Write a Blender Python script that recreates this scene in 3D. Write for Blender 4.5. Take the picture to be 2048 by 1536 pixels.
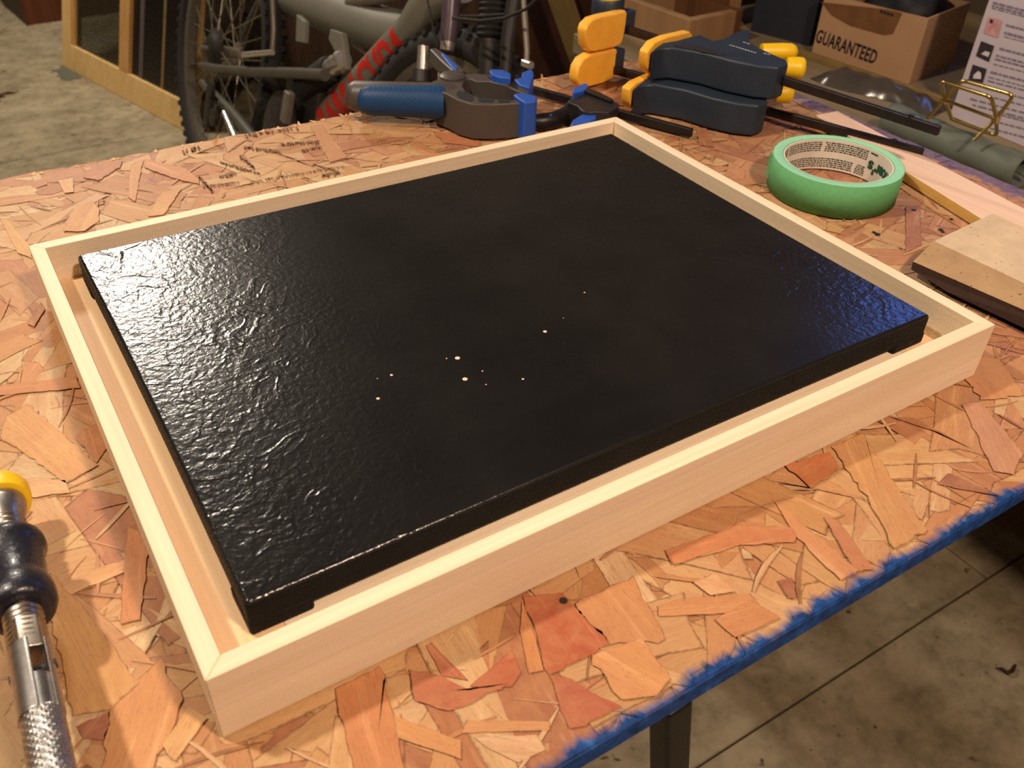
import bpy, bmesh, math, random
import numpy as np
from mathutils import Vector, Matrix, Euler
random.seed(7)
sc = bpy.context.scene
for o in list(bpy.data.objects): bpy.data.objects.remove(o)
COL = sc.collection

# ------------------------------------------------------------------ camera, world, lights, exposure
# table top is z = 0; the near left corner of the picture frame is the origin, metres everywhere
CAM = np.array([-0.0124, -0.1931, 0.2901]); F = 1787.16
RM = np.array([[0.8469124740230256, -0.5308936165069221, 0.02985346372160555],
               [-0.30482534972992803, -0.5307447821768818, -0.7908169714616805],
               [0.4356842520748291, 0.6606526652803258, -0.6113242088692912]])
cd = bpy.data.cameras.new('camera'); cam = bpy.data.objects.new('camera', cd); COL.objects.link(cam)
cd.sensor_width = 36; cd.lens = 36 * F / 2048; cd.clip_start = 0.02; cd.clip_end = 50
cd.dof.use_dof = True; cd.dof.focus_distance = 0.50; cd.dof.aperture_fstop = 16.6
m = Matrix.Identity(4)
for i in range(3):
    m[i][0] = RM[0][i]; m[i][1] = -RM[1][i]; m[i][2] = -RM[2][i]; m[i][3] = CAM[i]
cam.matrix_world = m
sc.camera = cam
sc.view_settings.view_transform = 'Standard'; sc.view_settings.look = 'None'
sc.view_settings.gamma = 1; sc.view_settings.use_curve_mapping = False
sc.view_settings.exposure = 0.0
sc.cycles.use_denoising = False
sc.cycles.max_bounces = 6; sc.cycles.use_light_tree = False
sc.cycles.caustics_reflective = False; sc.cycles.caustics_refractive = False
w = bpy.data.worlds.new('dusk'); sc.world = w; w.use_nodes = True
w.node_tree.nodes['Background'].inputs[0].default_value = (0.06, 0.16, 0.62, 1)
w.node_tree.nodes['Background'].inputs[1].default_value = 15.0

def bulb(name, loc, power, col, r):
    l = bpy.data.lights.new(name, 'POINT'); l.energy = power; l.color = col; l.shadow_soft_size = r
    o = bpy.data.objects.new(name, l); COL.objects.link(o); o.location = loc; return o
bulb('ceiling_bulb_over_table', (-0.40, 0.48, 1.04), 45, (1, 0.83, 0.66), 0.035)
bulb('ceiling_bulb_by_stairs', (0.32, 2.95, 1.38), 126, (1, 0.90, 0.76), 0.12)
bulb('ceiling_bulb_behind', (0.30, -0.60, 0.92), 50, (1, 0.72, 0.54), 0.05)

# the small high window in the right wall: its opening guides the sampling of the dusk sky outside
pl_ = bpy.data.lights.new('window_opening', 'AREA'); pl_.shape = 'RECTANGLE'; pl_.size = 0.36; pl_.size_y = 0.34; pl_.cycles.is_portal = True
po = bpy.data.objects.new('window_opening', pl_); COL.objects.link(po); po.location = (1.73, 0.68, 0.77); po.rotation_euler = (math.pi/2, 0, math.pi/2)
sc.cycles.sample_clamp_indirect = 1.2

# ------------------------------------------------------------------ helpers
def ray(px, py):
    return RM.T @ np.array([(px - 1024) / F, (py - 768) / F, 1.0])
def T(px, py, z=0.0):                       # where the sight line through a photograph point meets height z
    d = ray(px, py); return CAM + d * (z - CAM[2]) / d[2]
def onplane(px, py, p0, n):
    d = ray(px, py); return CAM + d * (np.dot(np.asarray(p0) - CAM, n) / np.dot(d, n))
def PX(X):
    Y = RM @ (np.asarray(X, float) - CAM); return np.array([1024 + F * Y[0] / Y[2], 768 + F * Y[1] / Y[2]])
def depth(X): return float(RM[2] @ (np.asarray(X, float) - CAM))
def lin(c):
    c = c / 255.0; return c / 12.92 if c <= 0.04045 else ((c + 0.055) / 1.055) ** 2.4
def S(r, g, b): return (lin(r), lin(g), lin(b), 1)
def unit(v): v = np.asarray(v, float); return v / np.linalg.norm(v)

def tag(o, label=None, cat=None, group=None, kind=None):
    if label: o['label'] = label
    if cat: o['category'] = cat
    if group: o['group'] = group
    if kind: o['kind'] = kind
    return o
def thing(name, loc, label, cat, group=None):
    o = bpy.data.objects.new(name, None); COL.objects.link(o); o.empty_display_size = 0.02
    o.location = [float(v) for v in loc]
    return tag(o, label, cat, group)
def adopt(o, parent):
    if parent is not None:
        o.parent = parent
        if parent.type == 'EMPTY':
            o.matrix_parent_inverse = Matrix.Translation(-Vector(parent.location))

class MB:
    """collects vertices and faces in world metres and links them as one mesh object"""
    def __init__(s): s.v = []; s.f = []; s.sm = []
    def add(s, vs, fs, smooth=False):
        n = len(s.v); s.v += [tuple(float(c) for c in v) for v in vs]
        s.f += [tuple(n + i for i in f) for f in fs]; s.sm += [smooth] * len(fs); return s
    def box(s, lo, hi):
        x0, y0, z0 = lo; x1, y1, z1 = hi
        return s.add([(x0,y0,z0),(x1,y0,z0),(x1,y1,z0),(x0,y1,z0),(x0,y0,z1),(x1,y0,z1),(x1,y1,z1),(x0,y1,z1)],
              [(3,2,1,0),(4,5,6,7),(0,1,5,4),(1,2,6,5),(2,3,7,6),(3,0,4,7)])
    def obox(s, c, ax, ay, az):             # centre and three half-axis vectors
        c = np.asarray(c, float); ax, ay, az = map(np.asarray, (ax, ay, az))
        vs = [c + sx*ax + sy*ay + sz*az for sz in (-1,1) for sx, sy in ((-1,-1),(1,-1),(1,1),(-1,1))]
        return s.add(vs, [(3,2,1,0),(4,5,6,7),(0,1,5,4),(1,2,6,5),(2,3,7,6),(3,0,4,7)])
    def prism(s, pts, off):                 # polygon pts extruded by the vector off
        n = len(pts); a = [np.asarray(p, float) for p in pts]; b = [p + np.asarray(off) for p in a]
        return s.add(a + b, [tuple(range(n))[::-1], tuple(range(n, 2*n))] + [(i, (i+1) % n, n + (i+1) % n, n + i) for i in range(n)])
    def tube(s, path, r, n=12, cap=True, flat=1.0, up=None, closed=False):
        P = [np.asarray(p, float) for p in path]; k = len(P)
        rs = r if hasattr(r, '__len__') else [r] * k
        vs = []; prev = None
        for i in range(k):
            t = unit(P[(i+1) % k] - P[i-1]) if closed else unit(P[min(i+1, k-1)] - P[max(i-1, 0)])
            if prev is None:
                u = np.array(up, float) if up is not None else (np.array([0,0,1.]) if abs(t[2]) < 0.9 else np.array([1.,0,0]))
            else: u = prev
            u = unit(u - t * np.dot(u, t)); prev = u; q = np.cross(t, u)
            for j in range(n):
                a = 2 * math.pi * j / n
                vs.append(P[i] + rs[i] * (math.cos(a) * u * flat + math.sin(a) * q))
        fs = []
        for i in range(k if closed else k - 1):
            i2 = (i + 1) % k
            for j in range(n):
                fs.append((i*n + j, i*n + (j+1) % n, i2*n + (j+1) % n, i2*n + j))
        s.add(vs, fs, True)
        if cap and not closed:
            m0 = len(s.v) - k * n
            s.f += [tuple(m0 + j for j in range(n))[::-1], tuple(m0 + (k-1)*n + j for j in range(n))]; s.sm += [False, False]
        return s
    def lathe(s, p0, axis, prof, n=32, closed=False, smooth=True):   # prof: (t along axis, radius)
        a = unit(axis); u = unit(np.cross(a, [0.3, 0.9, 0.2] if abs(a[2]) > 0.8 else [0, 0, 1])); v = np.cross(a, u)
        p0 = np.asarray(p0, float); vs = []; k = len(prof)
        for t, r in prof:
            for j in range(n):
                g = 2 * math.pi * j / n
                vs.append(p0 + a * t + r * (math.cos(g) * u + math.sin(g) * v))
        fs = [(i*n + j, i*n + (j+1) % n, ((i+1) % k)*n + (j+1) % n, ((i+1) % k)*n + j) for i in range(k if closed else k-1) for j in range(n)]
        s.add(vs, fs, smooth)
        if not closed:
            m0 = len(s.v) - k * n
            s.f += [tuple(m0 + j for j in range(n))[::-1], tuple(m0 + (k-1)*n + j for j in range(n))]; s.sm += [False, False]
        return s
    def build(s, name, mat, parent=None, bevel=0, seg=2, local=False, angle=35):
        me = bpy.data.meshes.new(name)
        base = np.zeros(3)
        if local: base = np.array([np.mean([v[0] for v in s.v]), np.mean([v[1] for v in s.v]), min(v[2] for v in s.v)])
        me.from_pydata([tuple(np.array(v) - base) for v in s.v], [], s.f)
        me.polygons.foreach_set('use_smooth', s.sm)
        if bevel:
            bm = bmesh.new(); bm.from_mesh(me)
            bmesh.ops.remove_doubles(bm, verts=bm.verts, dist=1e-6)
            bmesh.ops.recalc_face_normals(bm, faces=bm.faces)
            es = [e for e in bm.edges if len(e.link_faces) == 2 and e.calc_face_angle(0) > math.radians(angle)]
            bmesh.ops.bevel(bm, geom=es, offset=bevel, segments=seg, profile=0.5, affect='EDGES', clamp_overlap=True)
            for f in bm.faces: f.smooth = True
            bm.to_mesh(me); bm.free()
            try: me.set_sharp_from_angle(angle=math.radians(50))
            except Exception: pass
        else:
            bm = bmesh.new(); bm.from_mesh(me); bmesh.ops.recalc_face_normals(bm, faces=bm.faces); bm.to_mesh(me); bm.free()
        me.materials.append(mat)
        o = bpy.data.objects.new(name, me); COL.objects.link(o); o.location = [float(c) for c in base]
        if bevel:
            wn_ = o.modifiers.new('flat_faces', 'WEIGHTED_NORMAL'); wn_.keep_sharp = True; wn_.weight = 100
        elif any(s.sm): me.set_sharp_from_angle(angle=math.radians(50))
        adopt(o, parent); return o

def extr(pts, z1, z0):                      # plan outline given as photograph points lying at height z1, solid down to z0
    return MB().prism([T(x, y, z1) for x, y in pts], (0, 0, z0 - z1))

# ------------------------------------------------------------------ materials
class N:
    def __init__(s, name):
        s.m = bpy.data.materials.new(name); s.m.use_nodes = True; s.t = s.m.node_tree
        s.b = s.t.nodes['Principled BSDF']
    def n(s, typ, **kw):
        nd = s.t.nodes.new(typ)
        for k, v in kw.items(): setattr(nd, k, v)
        return nd
    def l(s, a, b): s.t.links.new(a, b)
    def pos(s, scale=(1,1,1), rot=(0,0,0), src='pos'):
        mp = s.n('ShaderNodeMapping'); mp.inputs['Scale'].default_value = scale; mp.inputs['Rotation'].default_value = rot
        if src == 'pos': s.l(s.n('ShaderNodeNewGeometry').outputs['Position'], mp.inputs[0])
        elif src == 'uv': s.l(s.n('ShaderNodeUVMap').outputs[0], mp.inputs[0])
        else: s.l(s.n('ShaderNodeTexCoord').outputs['Object'], mp.inputs[0])
        return mp.outputs[0]
    def noise(s, vec, scale, detail=3, rough=0.55, dist=0):
        nd = s.n('ShaderNodeTexNoise'); nd.inputs['Scale'].default_value = scale; nd.inputs['Detail'].default_value = detail
        nd.inputs['Roughness'].default_value = rough; nd.inputs['Distortion'].default_value = dist
        s.l(vec, nd.inputs['Vector']); return nd.outputs[0]
    def ramp(s, fac, stops):
        nd = s.n('ShaderNodeValToRGB'); e = nd.color_ramp.elements
        while len(e) < len(stops): e.new(0.5)
        for i, (p, c) in enumerate(stops):
            e[i].position = p; e[i].color = c if hasattr(c, '__len__') else (c, c, c, 1)
        s.l(fac, nd.inputs[0]); return nd.outputs[0]
    def mix(s, fac, a, b, mode='MIX'):
        nd = s.n('ShaderNodeMix', data_type='RGBA', blend_type=mode)
        for sock, v in ((nd.inputs[0], fac), (nd.inputs[6], a), (nd.inputs[7], b)):
            if hasattr(v, 'is_linked'): s.l(v, sock)
            else: sock.default_value = v
        return nd.outputs[2]
    def math(s, op, a, b=0.0, clamp=False):
        nd = s.n('ShaderNodeMath', operation=op, use_clamp=clamp)
        for sock, v in ((nd.inputs[0], a), (nd.inputs[1], b)):
            if hasattr(v, 'is_linked'): s.l(v, sock)
            else: sock.default_value = v
        return nd.outputs[0]
    def bump(s, h, strength, dist=0.001):
        nd = s.n('ShaderNodeBump'); nd.inputs['Strength'].default_value = strength; nd.inputs['Distance'].default_value = dist
        s.l(h, nd.inputs['Height']); s.l(nd.outputs[0], s.b.inputs['Normal'])
    def set(s, **kw):
        for k, v in kw.items():
            k = {'base': 'Base Color', 'rough': 'Roughness', 'metal': 'Metallic', 'spec': 'Specular IOR Level', 'trans': 'Transmission Weight', 'ior': 'IOR', 'alpha': 'Alpha', 'coat': 'Coat Weight', 'coat_rough': 'Coat Roughness'}[k]
            if hasattr(v, 'is_linked'): s.l(v, s.b.inputs[k])
            else: s.b.inputs[k].default_value = v
        return s

def plain(name, c, rough=0.5, metal=0.0, var=0.12, scale=60, bump=0.0, bscale=400, spec=0.5, stretch=(1,1,1), coat=0):
    k = N(name); p = k.pos(stretch)
    f = k.noise(p, scale, 4)
    lo = tuple(v * (1 - var) for v in c[:3]) + (1,); hi = tuple(min(1, v * (1 + var)) for v in c[:3]) + (1,)
    k.set(base=k.ramp(f, [(0.3, lo), (0.7, hi)]), rough=rough, metal=metal, spec=spec, coat=coat)
    if bump: k.bump(k.noise(p, bscale, 3), bump, 0.0006)
    return k.m

def wood(name, c1, c2, axis='x', fine=500, along=9, rough=0.55, fig=60, spec=0.3):
    k = N(name); sx = {'x': (along, fine, fine), 'y': (fine, along, fine), 'z': (fine, fine, along)}[axis]
    g = k.noise(k.pos(sx), 1.0, 3, 0.6)
    sf = {'x': (along*0.45, fig, fig), 'y': (fig, along*0.45, fig), 'z': (fig, fig, along*0.45)}[axis]
    f = k.noise(k.pos(sf), 1.0, 2, 0.5, 0.6)
    c = k.ramp(f, [(0.3, c1), (0.7, c2)])
    c = k.mix(k.math('MULTIPLY', k.ramp(g, [(0.35, 0.0), (0.75, 1.0)]), 0.28), c, tuple(v * 0.62 for v in c1[:3]) + (1,))
    k.set(base=c, rough=rough, spec=spec); k.bump(g, 0.12, 0.0004); return k.m

def leanwood(name, c1, c2, rough=0.5, fine=40):
    k = N(name); g = k.noise(k.pos((fine, fine, 3)), 1.0, 3)
    k.set(base=k.ramp(g, [(0.3, c1), (0.7, c2)]), rough=rough, spec=0.3); return k.m

# oriented strand material: colour per strand from a colour attribute, grain along its UV, dark rim painting the shaded gaps between strands, blue paint near two board edges
def osb_material(name, attr):
    k = N(name)
    if attr:
        a = k.n('ShaderNodeAttribute', attribute_name='tint'); base = a.outputs['Color']
        uv = k.pos((55, 1500, 1), src='uv'); uv2 = k.pos((14, 160, 1), src='uv')
        e = k.n('ShaderNodeAttribute', attribute_name='rim').outputs['Fac']
    else:
        base = k.ramp(k.noise(k.pos((60, 60, 60)), 1.0, 4), [(0.35, S(104, 62, 36)), (0.65, S(150, 98, 60))])
        uv = k.pos((200, 900, 200)); uv2 = k.pos((40, 150, 40)); e = None
    g = k.noise(uv, 1.0, 3, 0.6); g2 = k.noise(uv2, 1.0, 3, 0.6, 0.4)
    c = k.mix(k.math('MULTIPLY', k.ramp(g, [(0.42, 0.0), (0.72, 1.0)]), 0.42), base, (0.33, 0.15, 0.065, 1))
    c = k.mix(k.ramp(g2, [(0.38, 0.0), (0.75, 0.40)]), c, (0.36, 0.16, 0.075, 1))
    c = k.mix(k.ramp(g2, [(0.22, 0.45), (0.42, 0.0)]), c, (0.86, 0.58, 0.34, 1))
    c = k.mix(k.ramp(k.noise(k.pos((34, 34, 5)), 1.0, 4, 0.6, 0.5), [(0.35, 0.30), (0.6, 0.0)]), c, (0.40, 0.17, 0.075, 1))
    mo = k.noise(k.pos((85, 85, 5)), 1.0, 5, 0.68, 0.8)
    c = k.mix(k.ramp(mo, [(0.36, 0.0), (0.68, 0.38)]), c, (0.56, 0.30, 0.135, 1))
    po = k.noise(k.pos((190, 2400, 1), src='uv') if attr else k.pos((400, 1500, 10)), 1.0, 2)
    c = k.mix(k.ramp(po, [(0.60, 0.0), (0.70, 0.55)]), c, (0.22, 0.085, 0.035, 1))
    fl = k.noise(k.pos((900, 900, 10)), 1.0, 2)
    c = k.mix(k.ramp(fl, [(0.66, 0.0), (0.72, 0.5)]), c, (0.16, 0.06, 0.03, 1))
    if e is not None:
        rg = k.noise(k.pos((300, 300, 1)), 1.0, 2)
        rim = k.math('ADD', e, k.math('MULTIPLY', k.math('SUBTRACT', rg, 0.5), 0.22))
        c = k.mix(k.ramp(rim, [(0.92, 0.0), (1.0, 0.62)]), c, (0.10, 0.035, 0.014, 1))
    # blue paint: brushed over the near edge and the right edge
    geo = k.n('ShaderNodeNewGeometry'); sp = k.n('ShaderNodeSeparateXYZ'); k.l(geo.outputs['Position'], sp.inputs[0])
    fr = k.noise(k.pos((170, 60, 60)), 1.0, 6, 0.78, 0.6); fr1 = k.noise(k.pos((55, 25, 25)), 1.0, 3)
    dn = k.math('SUBTRACT', sp.outputs[1], -0.0685)
    lim = k.math('ADD', k.math('MULTIPLY', fr, 0.010), k.math('MULTIPLY', fr1, 0.018)); lim = k.math('MAXIMUM', k.math('SUBTRACT', lim, 0.0085), 0.0045)
    m1 = k.math('MULTIPLY', k.math('SUBTRACT', lim, dn), 220, True)
    fr2 = k.noise(k.pos((30, 260, 30)), 1.0, 3, 0.7); fr3 = k.noise(k.pos((70, 40, 30)), 1.0, 3)
    dr = k.math('SUBTRACT', 0.668, sp.outputs[0])
    lim2 = k.math('ADD', k.math('MULTIPLY', fr2, 0.024), k.math('MULTIPLY', fr3, 0.050)); lim2 = k.math('SUBTRACT', lim2, 0.016)
    m2 = k.math('MULTIPLY', k.math('SUBTRACT', lim2, dr), 120, True)
    m2 = k.math('MULTIPLY', m2, 0.62)
    mk = k.math('MAXIMUM', m1, m2)
    pv = k.noise(k.pos((160, 160, 160)), 1.0, 3)
    blue = k.ramp(pv, [(0.3, S(14, 44, 92)), (0.62, S(30, 78, 146)), (0.8, S(64, 118, 176))])
    c = k.mix(mk, c, blue)
    k.set(base=c, rough=0.55, spec=0.28)
    k.bump(k.math('ADD', g, k.math('MULTIPLY', g2, 1.5)), 0.35, 0.0005)
    return k.m

M = {}
M['osb'] = osb_material('strand_wood', True); M['osb_base'] = osb_material('board_core', False)
pine1, pine2 = S(233, 212, 178), S(242, 225, 196)
M['pine_x'] = wood('pine_along_x', pine1, pine2, 'x'); M['pine_y'] = wood('pine_along_y', pine1, pine2, 'y')
M['ply'] = wood('ledge_ply', S(190, 156, 112), S(208, 174, 128), 'y'); M['ply_light'] = wood('ledge_pine', S(232, 196, 150), S(240, 206, 162), 'y')

def canvas_material():
    k = N('black_gloss_paint')
    p = k.pos()
    wr = k.noise(k.pos((1, 1, 1)), 44, 2.6, 0.55, 0.7)                      # creases
    fi = k.noise(k.pos((1, 1, 1)), 300, 2.0, 0.5, 0.5)                      # leathery pimples
    br = k.noise(k.pos((40, 420, 40)), 1.0, 2)                            # brush drag
    ms = k.noise(p, 9, 2)                                                 # where the skin is thick
    geo = k.n('ShaderNodeNewGeometry'); sp = k.n('ShaderNodeSeparateXYZ'); k.l(geo.outputs['Position'], sp.inputs[0])
    left = k.ramp(k.math('ADD', k.math('MULTIPLY', sp.outputs[0], 4.6), k.math('MULTIPLY', k.math('SUBTRACT', ms, 0.5), 0.5)), [(0.25, 1.0), (0.80, 0.10)])
    right = k.ramp(k.math('ADD', sp.outputs[0], k.math('MULTIPLY', k.math('SUBTRACT', ms, 0.5), 0.05)), [(0.31, 0.0), (0.38, 0.9)])
    amt = k.math('MAXIMUM', left, right)
    ridge = k.math('ABSOLUTE', k.math('SUBTRACT', wr, 0.5))
    h = k.math('ADD', k.math('MULTIPLY', k.ramp(ridge, [(0.0, 1.0), (0.06, 0.0)]), k.math('MULTIPLY', k.ramp(k.noise(p, 17, 2), [(0.42, 0.15), (0.62, 1.0)]), 1.1)), k.math('MULTIPLY', fi, 2.3))
    h = k.math('ADD', k.math('MULTIPLY', h, amt), k.math('MULTIPLY', br, 0.10))
    col = k.ramp(k.noise(p, 26, 4), [(0.3, (0.0078, 0.0076, 0.0078, 1)), (0.7, (0.012, 0.0115, 0.0115, 1))])
    k.set(base=col, rough=0.23, spec=0.42)
    nd = k.n('ShaderNodeBump'); nd.inputs['Strength'].default_value = 1.0; nd.inputs['Distance'].default_value = 0.000145
    k.l(h, nd.inputs['Height']); k.l(nd.outputs[0], k.b.inputs['Normal'])
    return k.m
M['canvas'] = canvas_material(); M['canvas_side'] = plain('matt_black_paint', (0.009, 0.0082, 0.008, 1), 0.6, var=0.2, spec=0.12, bump=0.1)
M['speck'] = plain('dried_cream_paint', S(235, 205, 185), 0.5)
M['green'] = plain('green_masking_paper', S(96, 164, 108), 0.75, var=0.06, scale=300, bump=0.15, bscale=900, spec=0.2)
M['green_side'] = plain('green_wound_edge', S(146, 212, 178), 0.8, var=0.05, scale=500, spec=0.2)
M['paper'] = plain('cream_card', S(214, 210, 196), 0.8, var=0.05, spec=0.2)
M['ink'] = plain('dark_ink', S(58, 62, 52), 0.8, var=0.1, spec=0.1)
M['ink_green'] = plain('dark_green_ink', S(40, 88, 62), 0.8, spec=0.1)
M['stamp'] = plain('faded_stamp_ink', S(128, 98, 78), 0.8, spec=0.1)
M['grey_plastic'] = plain('charcoal_plastic', S(70, 64, 60), 0.45, var=0.06, bump=0.06, bscale=1500)
M['black_plastic'] = plain('black_plastic', S(34, 31, 31), 0.45, var=0.1)
M['hole_shade'] = plain('hole_shade_black', S(14, 13, 13), 0.8)  # flat black that paints the darkness inside clamp slots
M['blue_pad'] = plain('royal_blue_rubber', S(34, 82, 176), 0.5, var=0.05)
def grip_material():
    k = N('blue_rubber_grip')
    c1 = k.n('ShaderNodeTexWave', wave_type='BANDS', bands_direction='DIAGONAL'); c1.inputs['Scale'].default_value = 1
    k.l(k.pos((190, 0, 230)), c1.inputs['Vector'])
    c2 = k.n('ShaderNodeTexWave', wave_type='BANDS', bands_direction='DIAGONAL'); c2.inputs['Scale'].default_value = 1
    k.l(k.pos((190, 0, -230)), c2.inputs['Vector'])
    h = k.math('MAXIMUM', c1.outputs['Fac'], c2.outputs['Fac'])
    k.set(base=k.ramp(h, [(0.55, S(24, 66, 110)), (0.98, S(19, 54, 94))]), rough=0.48, spec=0.3); k.bump(h, 0.12, -0.0004); return k.m
M['grip'] = grip_material()
M['yellow'] = plain('yellow_pad_plastic', S(250, 186, 62), 0.5, var=0.10, scale=40, bump=0.05)
M['yellow_bright'] = plain('bright_yellow_plastic', S(238, 196, 22), 0.4, var=0.05)
M['navy_body'] = plain('dark_slate_plastic', S(34, 46, 60), 0.5, var=0.12, scale=50, bump=0.05)
M['bar'] = plain('dark_steel_bar', S(54, 48, 48), 0.35, 0.6, var=0.2, scale=120)
M['bar_black'] = plain('black_steel_bar', S(30, 27, 27), 0.4, 0.3, var=0.2)
M['white_print'] = plain('white_print', S(190, 190, 195), 0.6)
M['steel'] = plain('brushed_steel', S(176, 172, 168), 0.36, 1.0, var=0.15, scale=300, stretch=(1, 1, 1), bump=0.05)
M['screw_steel'] = plain('worn_screw_steel', S(180, 170, 156), 0.34, 1.0, var=0.2)
M['cast_navy'] = plain('navy_cast_enamel', S(24, 26, 38), 0.36, 0.0, var=0.3, scale=160, bump=0.5, bscale=420, coat=0.15)
def knurl_material():
    k = N('knurled_steel')
    w1 = k.n('ShaderNodeTexWave', wave_type='BANDS'); w1.inputs['Scale'].default_value = 1
    k.l(k.pos((1, 1, 0), (0, 0, 0.5), 'uv'), w1.inputs['Vector'])
    k.set(base=S(150, 142, 132), metal=1.0, rough=0.35); return k.m
M['plank'] = wood('pale_plank_face', S(228, 196, 170), S(238, 210, 186), 'y', rough=0.6)
M['plank_side'] = wood('yellow_plank_edge', S(206, 160, 82), S(220, 178, 100), 'y')
def speckled(name, c, dark, rough=0.85):
    k = N(name); f = k.noise(k.pos(), 60, 4); d = k.noise(k.pos(), 420, 2)
    col = k.ramp(f, [(0.3, tuple(v*0.82 for v in c[:3]) + (1,)), (0.7, c)])
    k.set(base=k.mix(k.ramp(d, [(0.66, 0.0), (0.74, 0.8)]), col, dark), rough=rough, spec=0.2); k.bump(d, 0.25, 0.0004); return k.m
M['felt'] = speckled('speckled_tan_abrasive', S(212, 192, 162), S(70, 48, 34))
M['felt_shaded'] = speckled('shaded_tan_fold', S(172, 144, 108), S(70, 50, 38))  # same abrasive, darkened to paint the shade on the sloping fold
M['grit'] = speckled('dark_brown_grit', S(58, 42, 34), S(24, 18, 16))
def floor_material(name, seed):
    k = N(name); p = k.pos((1, 1, 1))
    f = k.noise(k.pos((1.6, 5, 5)), 2.2, 6, 0.65); d = k.noise(p, 30, 4, 0.6); q = k.noise(p, 120, 2)
    c = k.ramp(f, [(0.3, S(134, 122, 94)), (0.55, S(163, 150, 120)), (0.75, S(184, 171, 140))])
    c = k.mix(k.ramp(d, [(0.3, 0.7), (0.6, 0.0)]), c, S(100, 86, 62)); c = k.mix(k.ramp(k.noise(p, 11, 5, 0.7), [(0.42, 0.0), (0.68, 0.55)]), c, S(186, 172, 142)); c = k.mix(k.ramp(k.noise(p, 46, 2), [(0.69, 0.0), (0.74, 0.8)]), c, S(70, 56, 42))
    c = k.mix(k.ramp(q, [(0.70, 0.0), (0.76, 0.75)]), c, S(62, 50, 38))
    c = k.mix(k.ramp(k.noise(p, 3.1, 3), [(0.62, 0.0), (0.74, 0.5)]), c, S(120, 86, 62))
    k.set(base=c, rough=0.75, spec=0.3); k.bump(d, 0.2, 0.002); return k.m
M['floor'] = floor_material('worn_floor_boards', 1); M['joint'] = plain('dirty_joint', S(74, 60, 44), 0.9)
M['wall'] = plain('dim_plaster', S(78, 64, 50), 0.9, var=0.15, scale=5); M['ceiling'] = plain('joist_ceiling', S(60, 48, 36), 0.9)
M['red_wood'] = leanwood('reddish_brown_wood', S(88, 46, 27), S(106, 58, 34)); M['dark_wood'] = leanwood('dark_brown_wood', S(52, 34, 24), S(70, 46, 32))
M['brown_wood'] = leanwood('brown_board', S(88, 58, 38), S(104, 70, 46)); M['tan_wood'] = leanwood('tan_board', S(140, 108, 74), S(158, 124, 88))
M['olive_wood'] = leanwood('olive_board', S(118, 98, 56), S(138, 116, 70))
M['sash'] = leanwood('honey_sash_wood', S(224, 186, 118), S(238, 202, 138)); M['sash_edge'] = leanwood('sash_moulding', S(196, 148, 88), S(212, 164, 102))
def glass(name, tint, alpha):
    k = N(name); k.set(base=tint, rough=0.08, spec=0.5, alpha=alpha); return k.m
M['pane'] = glass('dusty_window_pane', S(52, 50, 36), 0.62); M['dark_pane'] = plain('dark_panel', S(24, 19, 17), 0.35)
M['grey_strip'] = plain('grey_strip', S(92, 80, 78), 0.5)
M['bike_grey'] = plain('matt_grey_green_paint', S(120, 117, 104), 0.5, var=0.05, scale=8); M['bike_stay'] = plain('dull_grey_tube_paint', S(82, 78, 70), 0.45, var=0.1, scale=12)
M['bike_dark'] = plain('grimy_black_metal', S(44, 40, 36), 0.5, var=0.25); M['rubber'] = plain('black_rubber', S(34, 31, 28), 0.8, var=0.2)
M['rim'] = plain('dull_rim_metal', S(112, 104, 92), 0.4, 0.4, var=0.15); M['spoke'] = plain('dull_spoke', S(150, 142, 124), 0.35, 0.7)
M['chrome'] = plain('chrome', S(225, 218, 208), 0.34, 0.85, var=0.05); M['red_letters'] = plain('red_decal', S(206, 40, 30), 0.5, var=0.05)
M['purple'] = plain('purple_grey_paint', S(96, 82, 92), 0.3, 0.2); M['arm_grey'] = plain('grey_alloy', S(124, 116, 102), 0.45, 0.3)
M['carton'] = plain('brown_cardboard', S(172, 138, 104), 0.85, var=0.05, scale=25, spec=0.15); M['carton_dark'] = plain('printed_brown_band', S(112, 78, 48), 0.85, spec=0.15)
M['carton_ink'] = plain('navy_carton_ink', S(38, 34, 40), 0.8, spec=0.1)
M['navy_box'] = plain('dark_navy_card', S(30, 34, 46), 0.6); M['whitecard'] = plain('lilac_white_card', S(190, 180, 190), 0.7, var=0.03)
M['greyprint'] = plain('grey_print', S(120, 114, 132), 0.7); M['photo_dark'] = plain('dark_photo_print', S(44, 34, 40), 0.6, var=0.5, scale=300)
M['photo_pink'] = plain('pink_photo_print', S(190, 140, 140), 0.6, var=0.25, scale=100); M['photo_white'] = plain('white_photo_print', S(205, 198, 205), 0.6)
M['tarp'] = plain('grey_green_oilcloth', S(96, 104, 94), 0.6, var=0.06, bump=0.1); M['bag'] = plain('dark_plastic_bag', S(70, 64, 58), 0.22, var=0.15, scale=30, bump=0.3, bscale=40)
M['black_bag'] = plain('black_fabric_bag', S(22, 24, 27), 0.7, bump=0.3); M['brass'] = plain('brass_wire', S(206, 180, 110), 0.28, 1.0, var=0.1)
M['bench'] = wood('grey_bench_top', S(124, 110, 84), S(146, 130, 100), 'y', fig=30); M['iron'] = plain('chipped_black_iron', S(20, 18, 17), 0.4, var=0.5, scale=200)

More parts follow.
